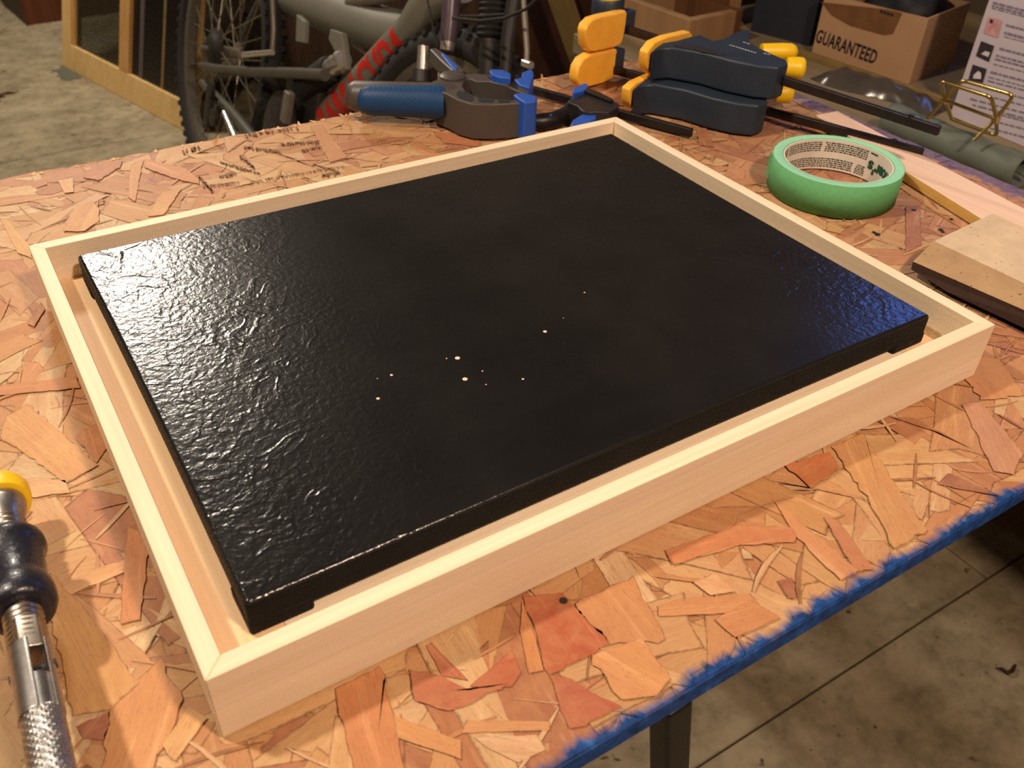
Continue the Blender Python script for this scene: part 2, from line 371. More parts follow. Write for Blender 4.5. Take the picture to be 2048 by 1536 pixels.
# ------------------------------------------------------------------ room
FZ, CZ = -0.75, 1.52; X0, X1, Y0, Y1 = -2.3, 1.62, -2.2, 5.2
struct = lambda o: tag(o, kind='structure')
fl = struct(MB().box((X0, Y0, FZ - 0.06), (X1, Y1, FZ - 0.004)).build('floor', M['joint']))
rng = random.Random(3); row = 0; y = 0.163 - 0.285 * 8
while y < Y1:
    x = X0 + (0 if row % 2 else -0.9)
    while x < X1:
        L = 2.15
        a, b = max(X0, x) + 0.001, min(X1, x + L) - 0.001; c, d = max(Y0, y) + 0.0016, min(Y1, y + 0.285) - 0.0016
        if b - a > 0.05 and d - c > 0.02:
            dz = rng.uniform(-0.0012, 0.0008)
            MB().box((a, c, FZ - 0.006), (b, d, FZ + dz)).build('plank', M['floor'], fl, bevel=0.0015, seg=1)
        x += L
    y += 0.285; row += 1
struct(MB().box((X0, Y0, CZ), (X1, Y1, CZ + 0.08)).build('ceiling', M['ceiling']))
struct(MB().box((X0, Y1, FZ), (X1, Y1 + 0.1, CZ)).build('wall_back', M['wall']))
struct(MB().box((X0, Y0 - 0.1, FZ), (X1, Y0, CZ)).build('wall_front', M['wall']))
struct(MB().box((X0 - 0.1, Y0, FZ), (X0, Y1, CZ)).build('wall_left', M['wall']))
WY0, WY1, WZ0, WZ1 = 0.50, 0.86, 0.60, 0.94
wr = MB(); wr.box((X1, Y0, FZ), (X1 + 0.1, WY0, CZ)); wr.box((X1, WY1, FZ), (X1 + 0.1, Y1, CZ))
wr.box((X1, WY0, FZ), (X1 + 0.1, WY1, WZ0)); wr.box((X1, WY0, WZ1), (X1 + 0.1, WY1, CZ)); struct(wr.build('wall_right', M['wall']))
wf = MB(); t = 0.03
for a, b in (((WY0, WZ0), (WY1, WZ0 + t)), ((WY0, WZ1 - t), (WY1, WZ1)), ((WY0, WZ0), (WY0 + t, WZ1)), ((WY1 - t, WZ0), (WY1, WZ1))):
    wf.box((X1 + 0.02, a[0], a[1]), (X1 + 0.06, b[0], b[1]))
win = struct(wf.build('window_1', M['tan_wood']))
gm = N('clear_glass'); gm.set(base=(1, 1, 1, 1), rough=0.02, alpha=0.12); 
MB().box((X1 + 0.038, WY0 + t, WZ0 + t), (X1 + 0.042, WY1 - t, WZ1 - t)).build('pane', gm.m, win)

# ------------------------------------------------------------------ work table: painted strand board on iron legs
BX0, BX1, BY0, BY1 = -0.46, 0.668, -0.0685, 0.512
tab = thing('work_table', (0.1, 0.2, FZ), 'reddish oriented strand board work table with brushed blue painted edges and black iron leg', 'table')
tb = MB().box((BX0, BY0, -0.0125), (BX1, BY1, -0.0029))
board = tb.build("tabletop", M["osb_base"], tab, bevel=0.0008)

def set_attrs(me, tint, rim, uv):
    ca = me.color_attributes.new('tint', 'FLOAT_COLOR', 'POINT'); ca.data.foreach_set('color', np.asarray(tint, np.float32).ravel())
    ra = me.attributes.new('rim', 'FLOAT', 'POINT'); ra.data.foreach_set('value', np.asarray(rim, np.float32))
    ul = me.uv_layers.new(name='grain'); li = np.zeros(len(me.loops), np.int32); me.loops.foreach_get('vertex_index', li)
    ul.data.foreach_set('uv', np.asarray(uv, np.float32)[li].ravel())

PAL = [((214,166,112),20),((224,180,124),16),((205,150,98),18),((233,195,142),11),((196,134,88),13),((186,120,80),9),((172,104,74),5),((160,92,74),3),((240,212,166),7),((150,88,62),3)]
PALR = [((206,152,112),14),((198,140,108),14),((190,126,96),14),((176,108,86),8),((214,168,128),12),((164,98,84),8),((222,184,146),8),((146,84,76),4)]  # pinker right-hand strands: partly the wood, partly the light's tint painted in
def pick(pal, r):
    tot = sum(wt for _, wt in pal); q = r.uniform(0, tot)
    for c, wt in pal:
        q -= wt
        if q <= 0: return c
    return pal[0][0]
def jit(c, r, a=9):
    d = r.uniform(-a, a); c = [0.72 * v + 0.28 * u for v, u in zip(c, (204, 151, 99))]; k = (0.90, 0.955, 0.99); return S(*[min(250, max(8, v * k[i] + d + r.uniform(-3, 3))) for i, v in enumerate(c)])

def flake(r, z):
    """one wafer of wood: 5 x 3 grid with wavy sides and ragged ends"""
    q = r.random()
    if q < 0.22: L, W = r.uniform(0.018, 0.04), r.uniform(0.0035, 0.009)
    elif q < 0.62: L, W = r.uniform(0.045, 0.085), r.uniform(0.009, 0.018)
    else: L, W = r.uniform(0.065, 0.115), r.uniform(0.015, 0.030)
    cx, cy = r.uniform(BX0, BX1), r.uniform(BY0, BY1)
    a = r.gauss(0.0, 0.75) + (0 if r.random() < 0.75 else math.pi / 2)
    ca, sa = math.cos(a), math.sin(a); tx, ty = r.uniform(-0.003, 0.003), r.uniform(-0.011, 0.011)
    ou, ov = r.uniform(0, 9), r.uniform(0, 9)
    vs, uv, rim = [], [], []
    bend = r.uniform(-0.002, 0.002); tp = r.uniform(-0.35, 0.35)
    e0 = r.uniform(-1, 1) * W * 0.7; e1 = r.uniform(-1, 1) * W * 0.7
    for i in range(6):
        u = i / 5 - 0.5
        for j in range(3):
            v = j / 2 - 0.5
            lx = u * L; wy = v * W * (1 + tp * u) + bend * (1 - 4 * u * u) + r.uniform(-0.04, 0.04) * W
            if i == 0: lx += e0 * v + r.uniform(-0.18, 0.18) * W
            if i == 5: lx += e1 * v + r.uniform(-0.18, 0.18) * W
            x = cx + lx * ca - wy * sa; yy = cy + lx * sa + wy * ca
            x = min(max(x, BX0), BX1 - r.uniform(0, 0.001)); yy = min(max(yy, BY0 + 0.0004), BY1 + r.uniform(-0.003, 0.004))
            vs.append((x, yy, z + tx * lx + ty * wy))
            uv.append((lx + ou, wy + ov)); rim.append(1.0 if (j != 1 or i in (0, 5)) else 0.0)
    fs = []                                  # each cell split along the diagonal that ends on the centre line, so the dark rim stays a thin line
    for i in range(5):
        for j in range(2):
            q4 = (i*3 + j, (i+1)*3 + j, (i+1)*3 + j + 1, i*3 + j + 1)
            if (j == 0) == (i < 4): fs += [(q4[0], q4[1], q4[2]), (q4[0], q4[2], q4[3])]
            else: fs += [(q4[0], q4[1], q4[3]), (q4[1], q4[2], q4[3])]
    t = (cx + 0.25 * cy - 0.25) / 0.40
    col = jit(pick(PALR if r.random() < min(0.9, max(0.0, t)) else PAL, r), r)
    return vs, fs, [col] * len(vs), rim, uv, (cx, cy, L * W)

r = random.Random(11); NF = 6000; fl_all = []
for i in range(NF):
    fl_all.append(flake(r, -0.0026 + 0.0018 * i / NF))
score = []
for i, f in enumerate(fl_all):
    cx, cy, ar = f[5]; p = PX((cx, cy, 0)); d = depth((cx, cy, 0))
    under = (-0.004 < cx < 0.424 and -0.004 < cy < 0.335)
    vis = -30 < p[0] < 2078 and 0 < p[1] < 1560 and not under and d > 0.1
    score.append(ar / (d * d) * (1 if vis else 0) * (1 if i > NF * 0.80 else 0.02))
HAND = [
 ([(1045,1191),(1124,1185),(1220,1289),(1172,1315),(1098,1349)],(168,58,42)), ([(1098,1349),(1124,1352),(1243,1413),(1220,1423),(1180,1442),(1172,1452),(1138,1458)],(164,66,58)),
 ([(1183,1310),(1283,1273),(1341,1357),(1315,1392),(1243,1400)],(222,156,98)), ([(1151,1207),(1267,1151),(1331,1278),(1220,1289)],(198,138,90)),
 ([(1315,1212),(1354,1199),(1500,1187),(1524,1217),(1473,1225),(1317,1233)],(212,146,94)), ([(1386,1164),(1428,1146),(1471,1183),(1421,1191)],(238,190,140)),
 ([(1044,1201),(1072,1278),(1087,1341),(1058,1347),(1040,1262)],(208,132,78)), ([(1663,894),(1725,865),(1796,976),(1855,1060),(1790,1099),(1738,1002)],(204,154,98)),
 ([(1923,810),(1959,803),(2048,907),(2028,950),(1988,943),(1969,907),(1953,865)],(194,144,118)), ([(1780,833),(1829,836),(1946,898),(1878,865)],(132,80,50)),
 ([(1875,969),(1897,946),(2001,992),(1943,982)],(112,60,60)), ([(1543,995),(1572,1021),(1718,1142),(1682,1161),(1595,1077)],(210,144,98)),
 ([(1647,1034),(1676,1038),(1748,1139),(1712,1145)],(180,112,82)), ([(1556,1161),(1585,1155),(1591,1197),(1578,1197)],(125,55,65)),
 ([(1569,930),(1660,904),(1679,940),(1621,976)],(194,98,52)), ([(670,1376),(758,1332),(781,1414),(808,1536),(812,1580),(717,1580)],(200,124,78)),  # first strand has the frame's shade mixed into its colour
 ([(852,1291),(863,1285),(937,1361),(884,1352)],(164,76,60)), ([(819,1338),(884,1352),(940,1381),(1016,1367),(942,1408),(896,1422),(831,1402)],(168,82,66)),
 ([(940,1373),(1024,1302),(1042,1343),(1022,1373)],(168,60,50)), ([(934,1440),(1100,1443),(1100,1461),(922,1466)],(212,156,104)),
 ([(787,1431),(922,1481),(922,1519),(793,1475)],(212,150,94)), ([(948,1475),(1074,1469),(1092,1499),(1036,1525),(975,1496)],(228,194,150)),
 ([(223,1412),(321,1314),(366,1398),(307,1536),(290,1570),(196,1570)],(212,146,88)), ([(101,1146),(178,1227),(279,1366),(223,1419),(146,1433),(115,1279),(87,1209)],(212,162,90)),
 ([(119,1164),(258,1115),(258,1140),(136,1192)],(222,172,116)), ([(153,1453),(220,1422),(209,1481),(167,1478)],(132,60,50)),
 ([(377,1412),(415,1436),(349,1523),(324,1488)],(226,182,116)), ([(14,830),(54,808),(197,930),(132,966),(0,872)],(220,170,110)),
 ([(-10,772),(154,754),(161,776),(-10,792)],(190,124,78)), ([(54,647),(82,604),(90,618),(68,654)],(152,86,56)),
 ([(150,872),(193,847),(215,894),(193,926)],(184,108,66)), ([(166,355),(176,339),(244,319),(240,335),(195,361)],(168,102,78)),
 ([(289,318),(371,337),(398,359),(398,368),(365,362),(289,335)],(206,140,94)), ([(262,330),(287,318),(281,347),(270,403),(256,394)],(212,156,104)),
 ([(115,361),(145,355),(148,384),(129,386)],(236,192,132)), ([(127,462),(141,425),(182,402),(199,417),(195,445),(170,462)],(220,170,110)),
 ([(0,437),(12,437),(62,495),(64,517),(35,505)],(230,186,116)), ([(295,433),(322,384),(363,376),(328,429)],(220,170,110)),
 ([(620,252),(645,249),(695,315),(659,325)],(186,136,94)), ([(866,262),(959,274),(959,293),(888,286)],(180,98,66)),
 ([(1812,413),(1839,411),(1842,490),(1812,506)],(146,94,90)), ([(1392,254),(1413,257),(1428,295),(1398,290)],(142,80,60)),
 ([(60,955),(130,960),(140,985),(20,1000)],(232,192,140)), ([(255,1050),(300,1080),(280,1240),(240,1250)],(200,124,78)),
 ([(1180,190),(1290,188),(1285,212),(1200,210)],(140,72,62)), ([(1900,700),(2000,720),(2048,790),(1960,800)],(212,150,94)),  # first strand is dark red to paint the yellow pad's cast shadow
 ([(1330,1100),(1480,1050),(1600,1055),(1590,1085),(1480,1090),(1345,1130)],(196,116,78)), ([(1430,1240),(1500,1200),(1560,1235),(1470,1275)],(206,138,90))]
hand_objs = 0
def hand_strand(pts, col, k):
    P = [T(x, y, -0.0002) for x, y in pts]; c = sum(P) / len(P); z = -0.0002 + 0.00008 * (k % 3)
    A0_ = np.array(P)[:, :2] - c[:2]; sg = min(0.0008, 0.06 * math.sqrt(max(1e-9, np.linalg.eigvalsh(A0_.T @ A0_)[0] / len(P))))
    Q = []; rr = random.Random(k)
    for i in range(len(P)):
        a, b = P[i], P[(i+1) % len(P)]
        n = max(1, int(np.linalg.norm(b - a) / 0.0035))
        for j in range(n):
            p = a + (b - a) * j / n; 
            if j: p = p + np.array([rr.gauss(0, sg), rr.gauss(0, sg), 0])
            Q.append(p)
    A = np.array(Q)[:, :2] - c[:2]; ev, E = np.linalg.eigh(A.T @ A); u = E[:, 1]; v = E[:, 0]
    clampp = lambda p: (min(p[0], BX1), min(max(p[1], BY0 + 0.0004), BY1 + 0.003), z)
    vs = [clampp(p) for p in Q] + [clampp(c)]; n = len(Q)
    inner = [clampp(c + (p - c) * 0.80) for p in Q]; vs += inner
    fs = [(i, (i+1) % n, n + 1 + (i+1) % n, n + 1 + i) for i in range(n)] + [(n + 1 + i, n + 1 + (i+1) % n, n) for i in range(n)]
    uv = [(float(np.dot(np.array(p[:2]) - c[:2], u)) + k, float(np.dot(np.array(p[:2]) - c[:2], v)) + k * 0.37) for p in vs]
    me = bpy.data.meshes.new('strand'); me.from_pydata([tuple(map(float, p)) for p in vs], [], fs)
    col = [0.78 * v * g + 0.22 * u for v, u, g in zip(col, (204, 151, 99), (0.94, 0.985, 1.04))]; set_attrs(me, [S(*col)] * len(vs), [0.99] * n + [0.0] + [0.5] * n, uv); me.materials.append(M['osb'])
    o = bpy.data.objects.new('strand', me); COL.objects.link(o); o.parent = board
for k, (pts, c) in enumerate(HAND): hand_strand(pts, c, k)
best = set(sorted(range(NF), key=lambda i: -score[i])[:300 - len(HAND)])
V, FC, TI, RI, UV = [], [], [], [], []
for i in range(900):                        # fine slivers pressed in between the wafers
    cx, cy = r.uniform(BX0 + 0.02, BX1 - 0.02), r.uniform(BY0 + 0.01, BY1 - 0.01); L, W = r.uniform(0.008, 0.042), r.uniform(0.0005, 0.0024)
    a = r.gauss(0, 0.9); ca, sa = math.cos(a), math.sin(a); bend = r.uniform(-0.06, 0.06) * L; z = -0.00052 + 0.0003 * r.random(); n = len(V)
    c = jit(r.choice(((240,208,158),(226,178,124),(150,92,60),(176,112,74),(214,160,110),(120,72,50),(200,140,96))), r)
    for j in range(5):
        u = j / 4 - 0.5
        for v in (-0.5, 0.5):
            lx, wy = u * L, v * W * (1 - 3.2 * u * u * r.uniform(0.7, 1)) + bend * (1 - 4 * u * u)
            V.append((cx + lx * ca - wy * sa, cy + lx * sa + wy * ca, z)); TI.append(c); RI.append(0.55); UV.append((lx + i, wy))
    FC += [(n + 2*j, n + 2*j + 2, n + 2*j + 3, n + 2*j + 1) for j in range(4)]
for i, (vs, fs, ti, ri, uv, _) in enumerate(fl_all):
    if i in best:
        me = bpy.data.meshes.new('strand'); me.from_pydata(vs, [], fs); set_attrs(me, ti, ri, uv); me.materials.append(M['osb'])
        o = bpy.data.objects.new('strand', me); COL.objects.link(o); o.parent = board
    else:
        n = len(V); V += vs; FC += [tuple(n + q for q in f) for f in fs]; TI += ti; RI += ri; UV += uv
me = bpy.data.meshes.new('strand_layer'); me.from_pydata(V, [], FC); set_attrs(me, TI, RI, UV); me.materials.append(M['osb'])
o = bpy.data.objects.new('strand_layer', me); COL.objects.link(o); o.parent = board; tag(o, kind='stuff')

# splinters along the raw far edge
sp = MB(); r = random.Random(5)
for i in range(170):
    x = r.uniform(BX0, BX1); l = r.uniform(0.0015, 0.0055); wd = r.uniform(0.0006, 0.0026); a = r.gauss(math.pi / 2, 0.6); lift = r.uniform(-0.25, 0.30)
    c = np.array([x, BY1 - 0.002, -0.0008]); dv = np.array([math.cos(a), math.sin(a), lift]) * l; q = np.array([-math.sin(a), math.cos(a), 0]) * wd
    sp.add([c - q, c + q, c + dv + q * 0.3, c + dv - q * 0.2, c + (0,0,-0.0006)], [(0,1,2,3),(0,4,3),(1,2,4),(4,2,3)])
for (px, py, tx, ty) in ((700,252,686,232),(735,243,722,224),(430,287,437,270),(1085,160,1083,148)):
    a = T(px, py, -0.0005); b = onplane(tx, ty, a, np.array([0, 1.0, 0])); q = np.array([0.0016, 0, 0.0]); 
    sp.add([a - q, a + q, b + q * 0.4, b - q * 0.3], [(0,1,2,3)]); sp.add([a - q + (0,.0005,0), a + q + (0,.0005,0), b + q * 0.4, b - q * 0.3], [(3,2,1,0)])
o = sp.build('splinter_fringe', plain('raw_splinter', S(226, 182, 130), 0.8), board); tag(o, kind='stuff')

# faded mill stamp on the board: broken ink strokes that no longer read
st = MB(); r = random.Random(21)
def stroke(px, py, dx, dy, wpx, z=0.00004):
    a = T(px, py, z); b = T(px + dx, py + dy, z); d = b - a; q = unit(np.array([-d[1], d[0], 0])) * wpx * 0.00036
    st.add([a - q, b - q, b + q, a + q], [(0,1,2,3)])
def dashes(x0, y0, x1, y1, n, h, wd=1.6, p=0.9):
    for i in range(n):
        if r.random() > p: continue
        t = (i + r.uniform(-.2, .2)) / n; x = x0 + (x1 - x0) * t; yy = y0 + (y1 - y0) * t
        stroke(x, yy, r.uniform(-2, 4), r.uniform(0.5, 1) * h, r.uniform(0.6, 1) * wd)
        if r.random() < 0.5: stroke(x, yy + r.uniform(0, h), r.uniform(3, 6), -1.2, wd)
dashes(500, 362, 690, 330, 44, 4, 1.3); dashes(398, 352, 425, 382, 14, 5, 2); dashes(405, 372, 480, 362, 15, 4, 1.5); dashes(440, 322, 520, 345, 16, 6, 2)
dashes(490, 292, 560, 300, 16, 7, 2.2); dashes(560, 285, 640, 280, 16, 7, 2); dashes(490, 268, 600, 252, 16, 7, 2.6); dashes(365, 300, 400, 290, 8, 8, 2.4)
dashes(636, 350, 680, 340, 10, 9, 2.2); dashes(600, 300, 640, 290, 10, 6, 2); dashes(440, 350, 475, 345, 8, 6, 2); dashes(480, 310, 510, 335, 12, 7, 2)
tag(st.build('mill_stamp', M['stamp'], board), kind='stuff')

# black dots and ink drips near the right
dr = MB()
for px, py, rr in ((1828,420,5),(1755,468,6),(1748,464,4),(1882,459,5),(1886,463,4),(1903,438,4),(1127,1201,5),(1980,520,3)):
    c = T(px, py, 0.00004); dr.lathe(c, (0,0,1), [(0, rr * 0.00035), (0.00012, rr * 0.0002)], 10)
dr.build('paint_drip', M['black_plastic'], board)
# iron leg below the near edge
def leg(p, q, wd):
    d = unit(np.asarray(q) - p); s_ = unit(np.cross(d, [0, 1, 0])); t_ = np.cross(d, s_)
    mb = MB(); c = (np.asarray(p) + q) / 2; mb.obox(c, s_ * wd, t_ * wd, d * np.linalg.norm(np.asarray(q) - p) / 2)
    return mb.build('leg', M['iron'], tab, bevel=0.002)
p0 = T(1329, 1443, -0.030); p0[2] = -0.0126; p1 = T(1352, 1560, -0.09); d = p1 - T(1329, 1443, -0.030); 
k = (FZ - p0[2]) / d[2]; foot = p0 + d * k; foot = p0 + np.array([min(max(foot[0]-p0[0], -0.1), 0.12), min(max(foot[1]-p0[1], -0.1), 0.12), FZ - p0[2]])
leg(p0, foot, 0.0064)
for x, yy in ((-0.4, -0.03), (-0.4, 0.46), (0.6, 0.46)): leg(np.array([x, yy, -0.0126]), np.array([x, yy, FZ]), 0.0075)

# ------------------------------------------------------------------ floater frame
L, Wd, H, TH = 0.42, 0.3304, 0.0337, 0.0078
fr = thing('floater_frame', (L/2, Wd/2, 0), 'pale unfinished pine floater frame with mitred corners lying on the strand board', 'picture frame')
def rail(a, b, c, d, mat):
    MB().prism([np.array([*p, 0.0]) for p in (a, b, c, d)], (0, 0, H)).build('rail', mat, fr, bevel=0.0005, seg=1)
rail((0,0), (L,0), (L-TH,TH), (TH,TH), M['pine_x']); rail((L,0), (L,Wd), (L-TH,Wd-TH), (L-TH,TH), M['pine_y'])
rail((L,Wd), (0,Wd), (TH,Wd-TH), (L-TH,Wd-TH), M['pine_x']); rail((0,Wd), (0,0), (TH,TH), (TH,Wd-TH), M['pine_y'])
LZ = 0.0118
def ledge(x0, y0, x1, y1, z, mat): MB().box((x0, y0, 0.0002), (x1, y1, z)).build('ledge', mat, fr, bevel=0.0004, seg=1)
ledge(TH, TH, 0.034, Wd - TH, LZ, M['ply_light']); ledge(L - 0.034, TH, L - TH, Wd - TH, LZ, M['ply_light'])
ledge(0.034, TH, L - 0.034, 0.034, LZ, M['pine_x']); ledge(0.034, Wd - 0.034, L - 0.034, Wd - TH, LZ, M['pine_x'])

# ------------------------------------------------------------------ black canvas
CX0, CX1, CY0, CY1, CT, CB = 0.0216, 0.4030, 0.0262, 0.3132, 0.0302, 0.0150
cv = thing('painted_canvas', ((CX0+CX1)/2, (CY0+CY1)/2, LZ), 'stretched canvas painted glossy black, lying inside the pine floater frame', 'canvas')
n = 40; pts = []
def bow(t): return 0.0010 * math.sin(math.pi * t) 
for i in range(n): t = i / n; pts.append((CX0 + (CX1-CX0)*t, CY0 + bow(t), 0))
for i in range(n): t = i / n; pts.append((CX1 - bow(t), CY0 + (CY1-CY0)*t, 0))
for i in range(n): t = i / n; pts.append((CX1 - (CX1-CX0)*t, CY1 - bow(t), 0))
for i in range(n): t = i / n; pts.append((CX0 + bow(t), CY1 - (CY1-CY0)*t, 0))
cm = MB().prism([np.array([p[0], p[1], CB]) for p in pts], (0, 0, CT - CB))
co = cm.build('stretched_cloth', M['canvas'], cv, bevel=0.0022, seg=4)
co.data.materials.append(M['canvas_side'])
for pl in co.data.polygons:
    if pl.normal.z < 0.35: pl.material_index = 1
def fold(x0, y0, x1, y1): MB().box((x0, y0, LZ + 0.0001), (x1, y1, CB + 0.004)).build('corner_fold', M['canvas_side'], cv, bevel=0.0014, seg=2)
e = 0.0003
fold(CX0-e, CY0-e, CX0+0.025, CY0+0.022); fold(CX1-0.024, CY0-e, CX1+e, CY0+0.022); fold(CX0-e, CY1-0.022, CX0+0.022, CY1+e); fold(CX1-0.022, CY1-0.022, CX1+e, CY1+e)
for px, py, rr in ((915,716,4.5),(930,758,4.5),(1090,663,3.6),(756,797,3.0),(783,750,2.6),(1046,758,2.2),(1169,585,1.8),(965,742,1.5),(893,717,1.4),(972,769,1.3),(755,757,1.1),(1127,636,1.0)):
    c = T(px, py, CT); MB().lathe(c - (0,0,0.00005), (0,0,1), [(0, rr*0.00030), (0.00012, rr*0.00026), (0.0002, rr*0.00012)], 12).build('paint_speck', M['speck'], co)

# ------------------------------------------------------------------ text helper
def text_verts(s, size, off=0.0, spacing=1.0):
    cu = bpy.data.curves.new('t', 'FONT'); cu.body = s; cu.size = size; cu.offset = off; cu.space_character = spacing; cu.align_x = 'CENTER'; cu.align_y = 'CENTER'; cu.resolution_u = 3
    ob = bpy.data.objects.new('t', cu); COL.objects.link(ob); dg = bpy.context.evaluated_depsgraph_get(); me = bpy.data.meshes.new_from_object(ob.evaluated_get(dg))
    vs = [tuple(v.co) for v in me.vertices]; fs = [tuple(p.vertices) for p in me.polygons]
    bpy.data.objects.remove(ob); bpy.data.meshes.remove(me); bpy.data.curves.remove(cu)
    return vs, fs
def densify(vs, fs, cuts):
    bm = bmesh.new(); bv = [bm.verts.new(v) for v in vs]
    for f in fs:
        try: bm.faces.new([bv[i] for i in f])
        except ValueError: pass
    bmesh.ops.remove_doubles(bm, verts=bm.verts, dist=1e-7); bmesh.ops.triangulate(bm, faces=bm.faces)
    L_ = (max(v[1] for v in vs) - min(v[1] for v in vs)) / cuts
    for _ in range(4):
        es = [e for e in bm.edges if e.calc_length() > L_]
        if not es: break
        bmesh.ops.subdivide_edges(bm, edges=es, cuts=1); bmesh.ops.triangulate(bm, faces=bm.faces)
    bm.verts.index_update(); out = [tuple(v.co) for v in bm.verts], [tuple(v.index for v in f.verts) for f in bm.faces]; bm.free(); return out
def flat_text(s, size, o, u, v, nrm, mat, parent, name='lettering', off=0.0, sx=1.0, lift=0.0003):
    vs, fs = text_verts(s, size, off); o = np.asarray(o, float)
    return MB().add([o + u * p[0] * sx + v * p[1] + nrm * lift for p in vs], fs).build(name, mat, parent)

# ------------------------------------------------------------------ green masking tape
TC = np.array([0.5305, 0.2035, 0.0]); RI_, RO_, TZ = 0.0385, 0.0472, 0.0242
tp = thing('masking_tape', TC, 'roll of green masking tape lying flat with printed cream core', 'tape')
MB().lathe(TC + (0,0,0.0003), (0,0,1), [(0, RI_+0.0012), (0, RO_), (TZ, RO_), (TZ, RI_+0.0012)], 96, closed=True, smooth=False).build('tape_wrap', M['green'], tp)
for pl in bpy.data.objects['tape_wrap'].data.polygons: pl.use_smooth = abs(pl.normal.z) < 0.5
MB().add([TC + (rr*math.cos(a), rr*math.sin(a), TZ + 0.0003 + dz) for rr, dz in ((RI_+0.0012, -0.0003), (RI_+0.0018, 0.0001), (RO_-0.0004, 0.0001), (RO_, -0.0004)) for a in np.linspace(0, 2*math.pi, 96, endpoint=False)],
         [(k*96+i, k*96+(i+1) % 96, (k+1)*96+(i+1) % 96, (k+1)*96+i) for k in range(3) for i in range(96)], True).build('wound_edge', M['green_side'], tp)
MB().lathe(TC + (0,0,0.0003), (0,0,1), [(0, RI_), (0, RI_+0.0012), (TZ-0.0003, RI_+0.0012), (TZ-0.0003, RI_)], 96, closed=True, smooth=False).build('cardboard_core', M['paper'], tp)
pe = T(1541, 267, TZ); MB().obox(TC + (-0.0335*1.0, 0.0335, TZ*0.55), (0.002, 0.0035, 0), (0.0003, -0.0002, 0), (0, 0, 0.009)).build('loose_end', M['green'], tp)
ink = MB(); r = random.Random(9)
def coretick(a0, a1, z0, z1):
    k = max(2, int((a1 - a0) / 0.06) + 1); rr = RI_ - 0.0002
    vs = []
    for i in range(k):
        a = a0 + (a1 - a0) * i / (k - 1)
        vs += [TC + (rr*math.cos(a), rr*math.sin(a), z0), TC + (rr*math.cos(a), rr*math.sin(a), z1)]
    ink.add(vs, [(2*i, 2*i+2, 2*i+3, 2*i+1) for i in range(k-1)])
def coreblock(a0, a1, rows):
    for z in rows:
        a = a0 + r.uniform(0, 0.02)
        while a < a1 - 0.02:
            l = r.uniform(0.02, 0.085); coretick(a, min(a + l, a1), z, z + 0.00085); a += l + 0.016
# visible inner face looks back at the camera: azimuths 0.2 .. 2.9 rad
up_ = [0.0150, 0.0166, 0.0182, 0.0198, 0.0214]; lo_ = [0.0022, 0.0038, 0.0054, 0.0070, 0.0086]
for a0, a1 in ((0.07, 0.95), (1.01, 1.85), (1.91, 2.6)): coreblock(a0, a1, up_)
for a0, a1 in ((0.06, 0.27), (0.33, 1.2), (1.2, 1.9), (1.9, 2.6)): coreblock(a0, a1, lo_)
ink.build('printed_lines', M['ink'], tp)
vs, fs = text_verts("Painter's", 0.0125, 0.0006)
vs, fs = densify(vs, fs, 4)
a_end = 0.02; zc = 0.0120                         # upside-down wordmark, its last letters at the left
core = []
for x, yv, _ in vs:
    a = a_end - (max(v[0] for v in vs) - x) / RI_; core.append(TC + ((RI_-0.00022)*math.cos(a), (RI_-0.00022)*math.sin(a), zc - yv))
MB().add(core, fs).build('wordmark', M['ink_green'], tp)
ink = MB(); coretick(-0.16, 0.02, 0.0212, 0.0224); ink.build('wordmark_bar', M['ink_green'], tp)

# ------------------------------------------------------------------ pale plank and small things on the right of the table
PZ = 0.0085
c1, c2, c4, c3 = T(1675,222,PZ), T(2047,416,PZ), T(1631,230,PZ), T(1959,434,PZ)
f2 = c1 + (c2 - c1) * 1.5; f3 = c4 + (c3 - c4) * 1.7
pk = MB().prism([c1, f2, f3, c4], (0, 0, -PZ + 0.0003)).build('plank', M['plank'], None, bevel=0.0005, seg=1)
pk.data.materials.append(M['plank_side'])
for pl in pk.data.polygons:
    if abs(pl.normal.z) < 0.5: pl.material_index = 1
tag(pk, 'thin pale wooden plank with yellow edge lying beside the green tape roll', 'plank')
sb = thing('sanding_block', T(1960, 560, 0), 'speckled tan sanding block wrapped in dark brown grit sheet beside the frame corner', 'sanding block')
def ln(a, b, za, zb, k): 
    A, B = T(*a, za), T(*b, zb); return A, A + (B - A) * k
rows = [ln((1985,427),(2048,456),0.017,0.017,3.0), ln((1868,482),(2048,566),0.017,0.017,1.6), ln((1826,523),(2048,620),0.0105,0.0125,1.6)]
under = [r_ + np.array([0, 0, -0.0016]) for r_ in rows[2]]
top = MB().add([rows[0][0], rows[1][0], rows[1][1], rows[0][1]], [(0,1,2,3)]); z3 = np.array([0,0,-0.003])
top.add([p + z3 for p in (rows[0][0], rows[1][0], rows[1][1], rows[0][1])], [(3,2,1,0)]); top.add([rows[0][0], rows[0][0]+z3, rows[1][0]+z3, rows[1][0]], [(0,1,2,3)])
top.build('abrasive_face', M['felt'], sb)
MB().add([rows[1][0], rows[2][0], rows[2][1], rows[1][1], rows[1][0]+z3, rows[2][0]+z3*0.2, rows[2][1]+z3*0.2, rows[1][1]+z3], [(0,1,2,3),(7,6,5,4),(0,4,5,1)]).build('folded_sheet', M['felt_shaded'], sb)
b0, b1 = rows[2]; lowz = lambda p, dx, dz: np.array([p[0]+dx[0], p[1]+dx[1], dz])
fl_ = MB().add([b0, b1, lowz(b1, (-0.002,-0.004), 0.0035), lowz(b0+(b1-b0)*0.22, (-0.003,-0.003), 0.0035), lowz(b0, (-0.001,-0.001), 0.0055)], [(0,4,3,2,1)])
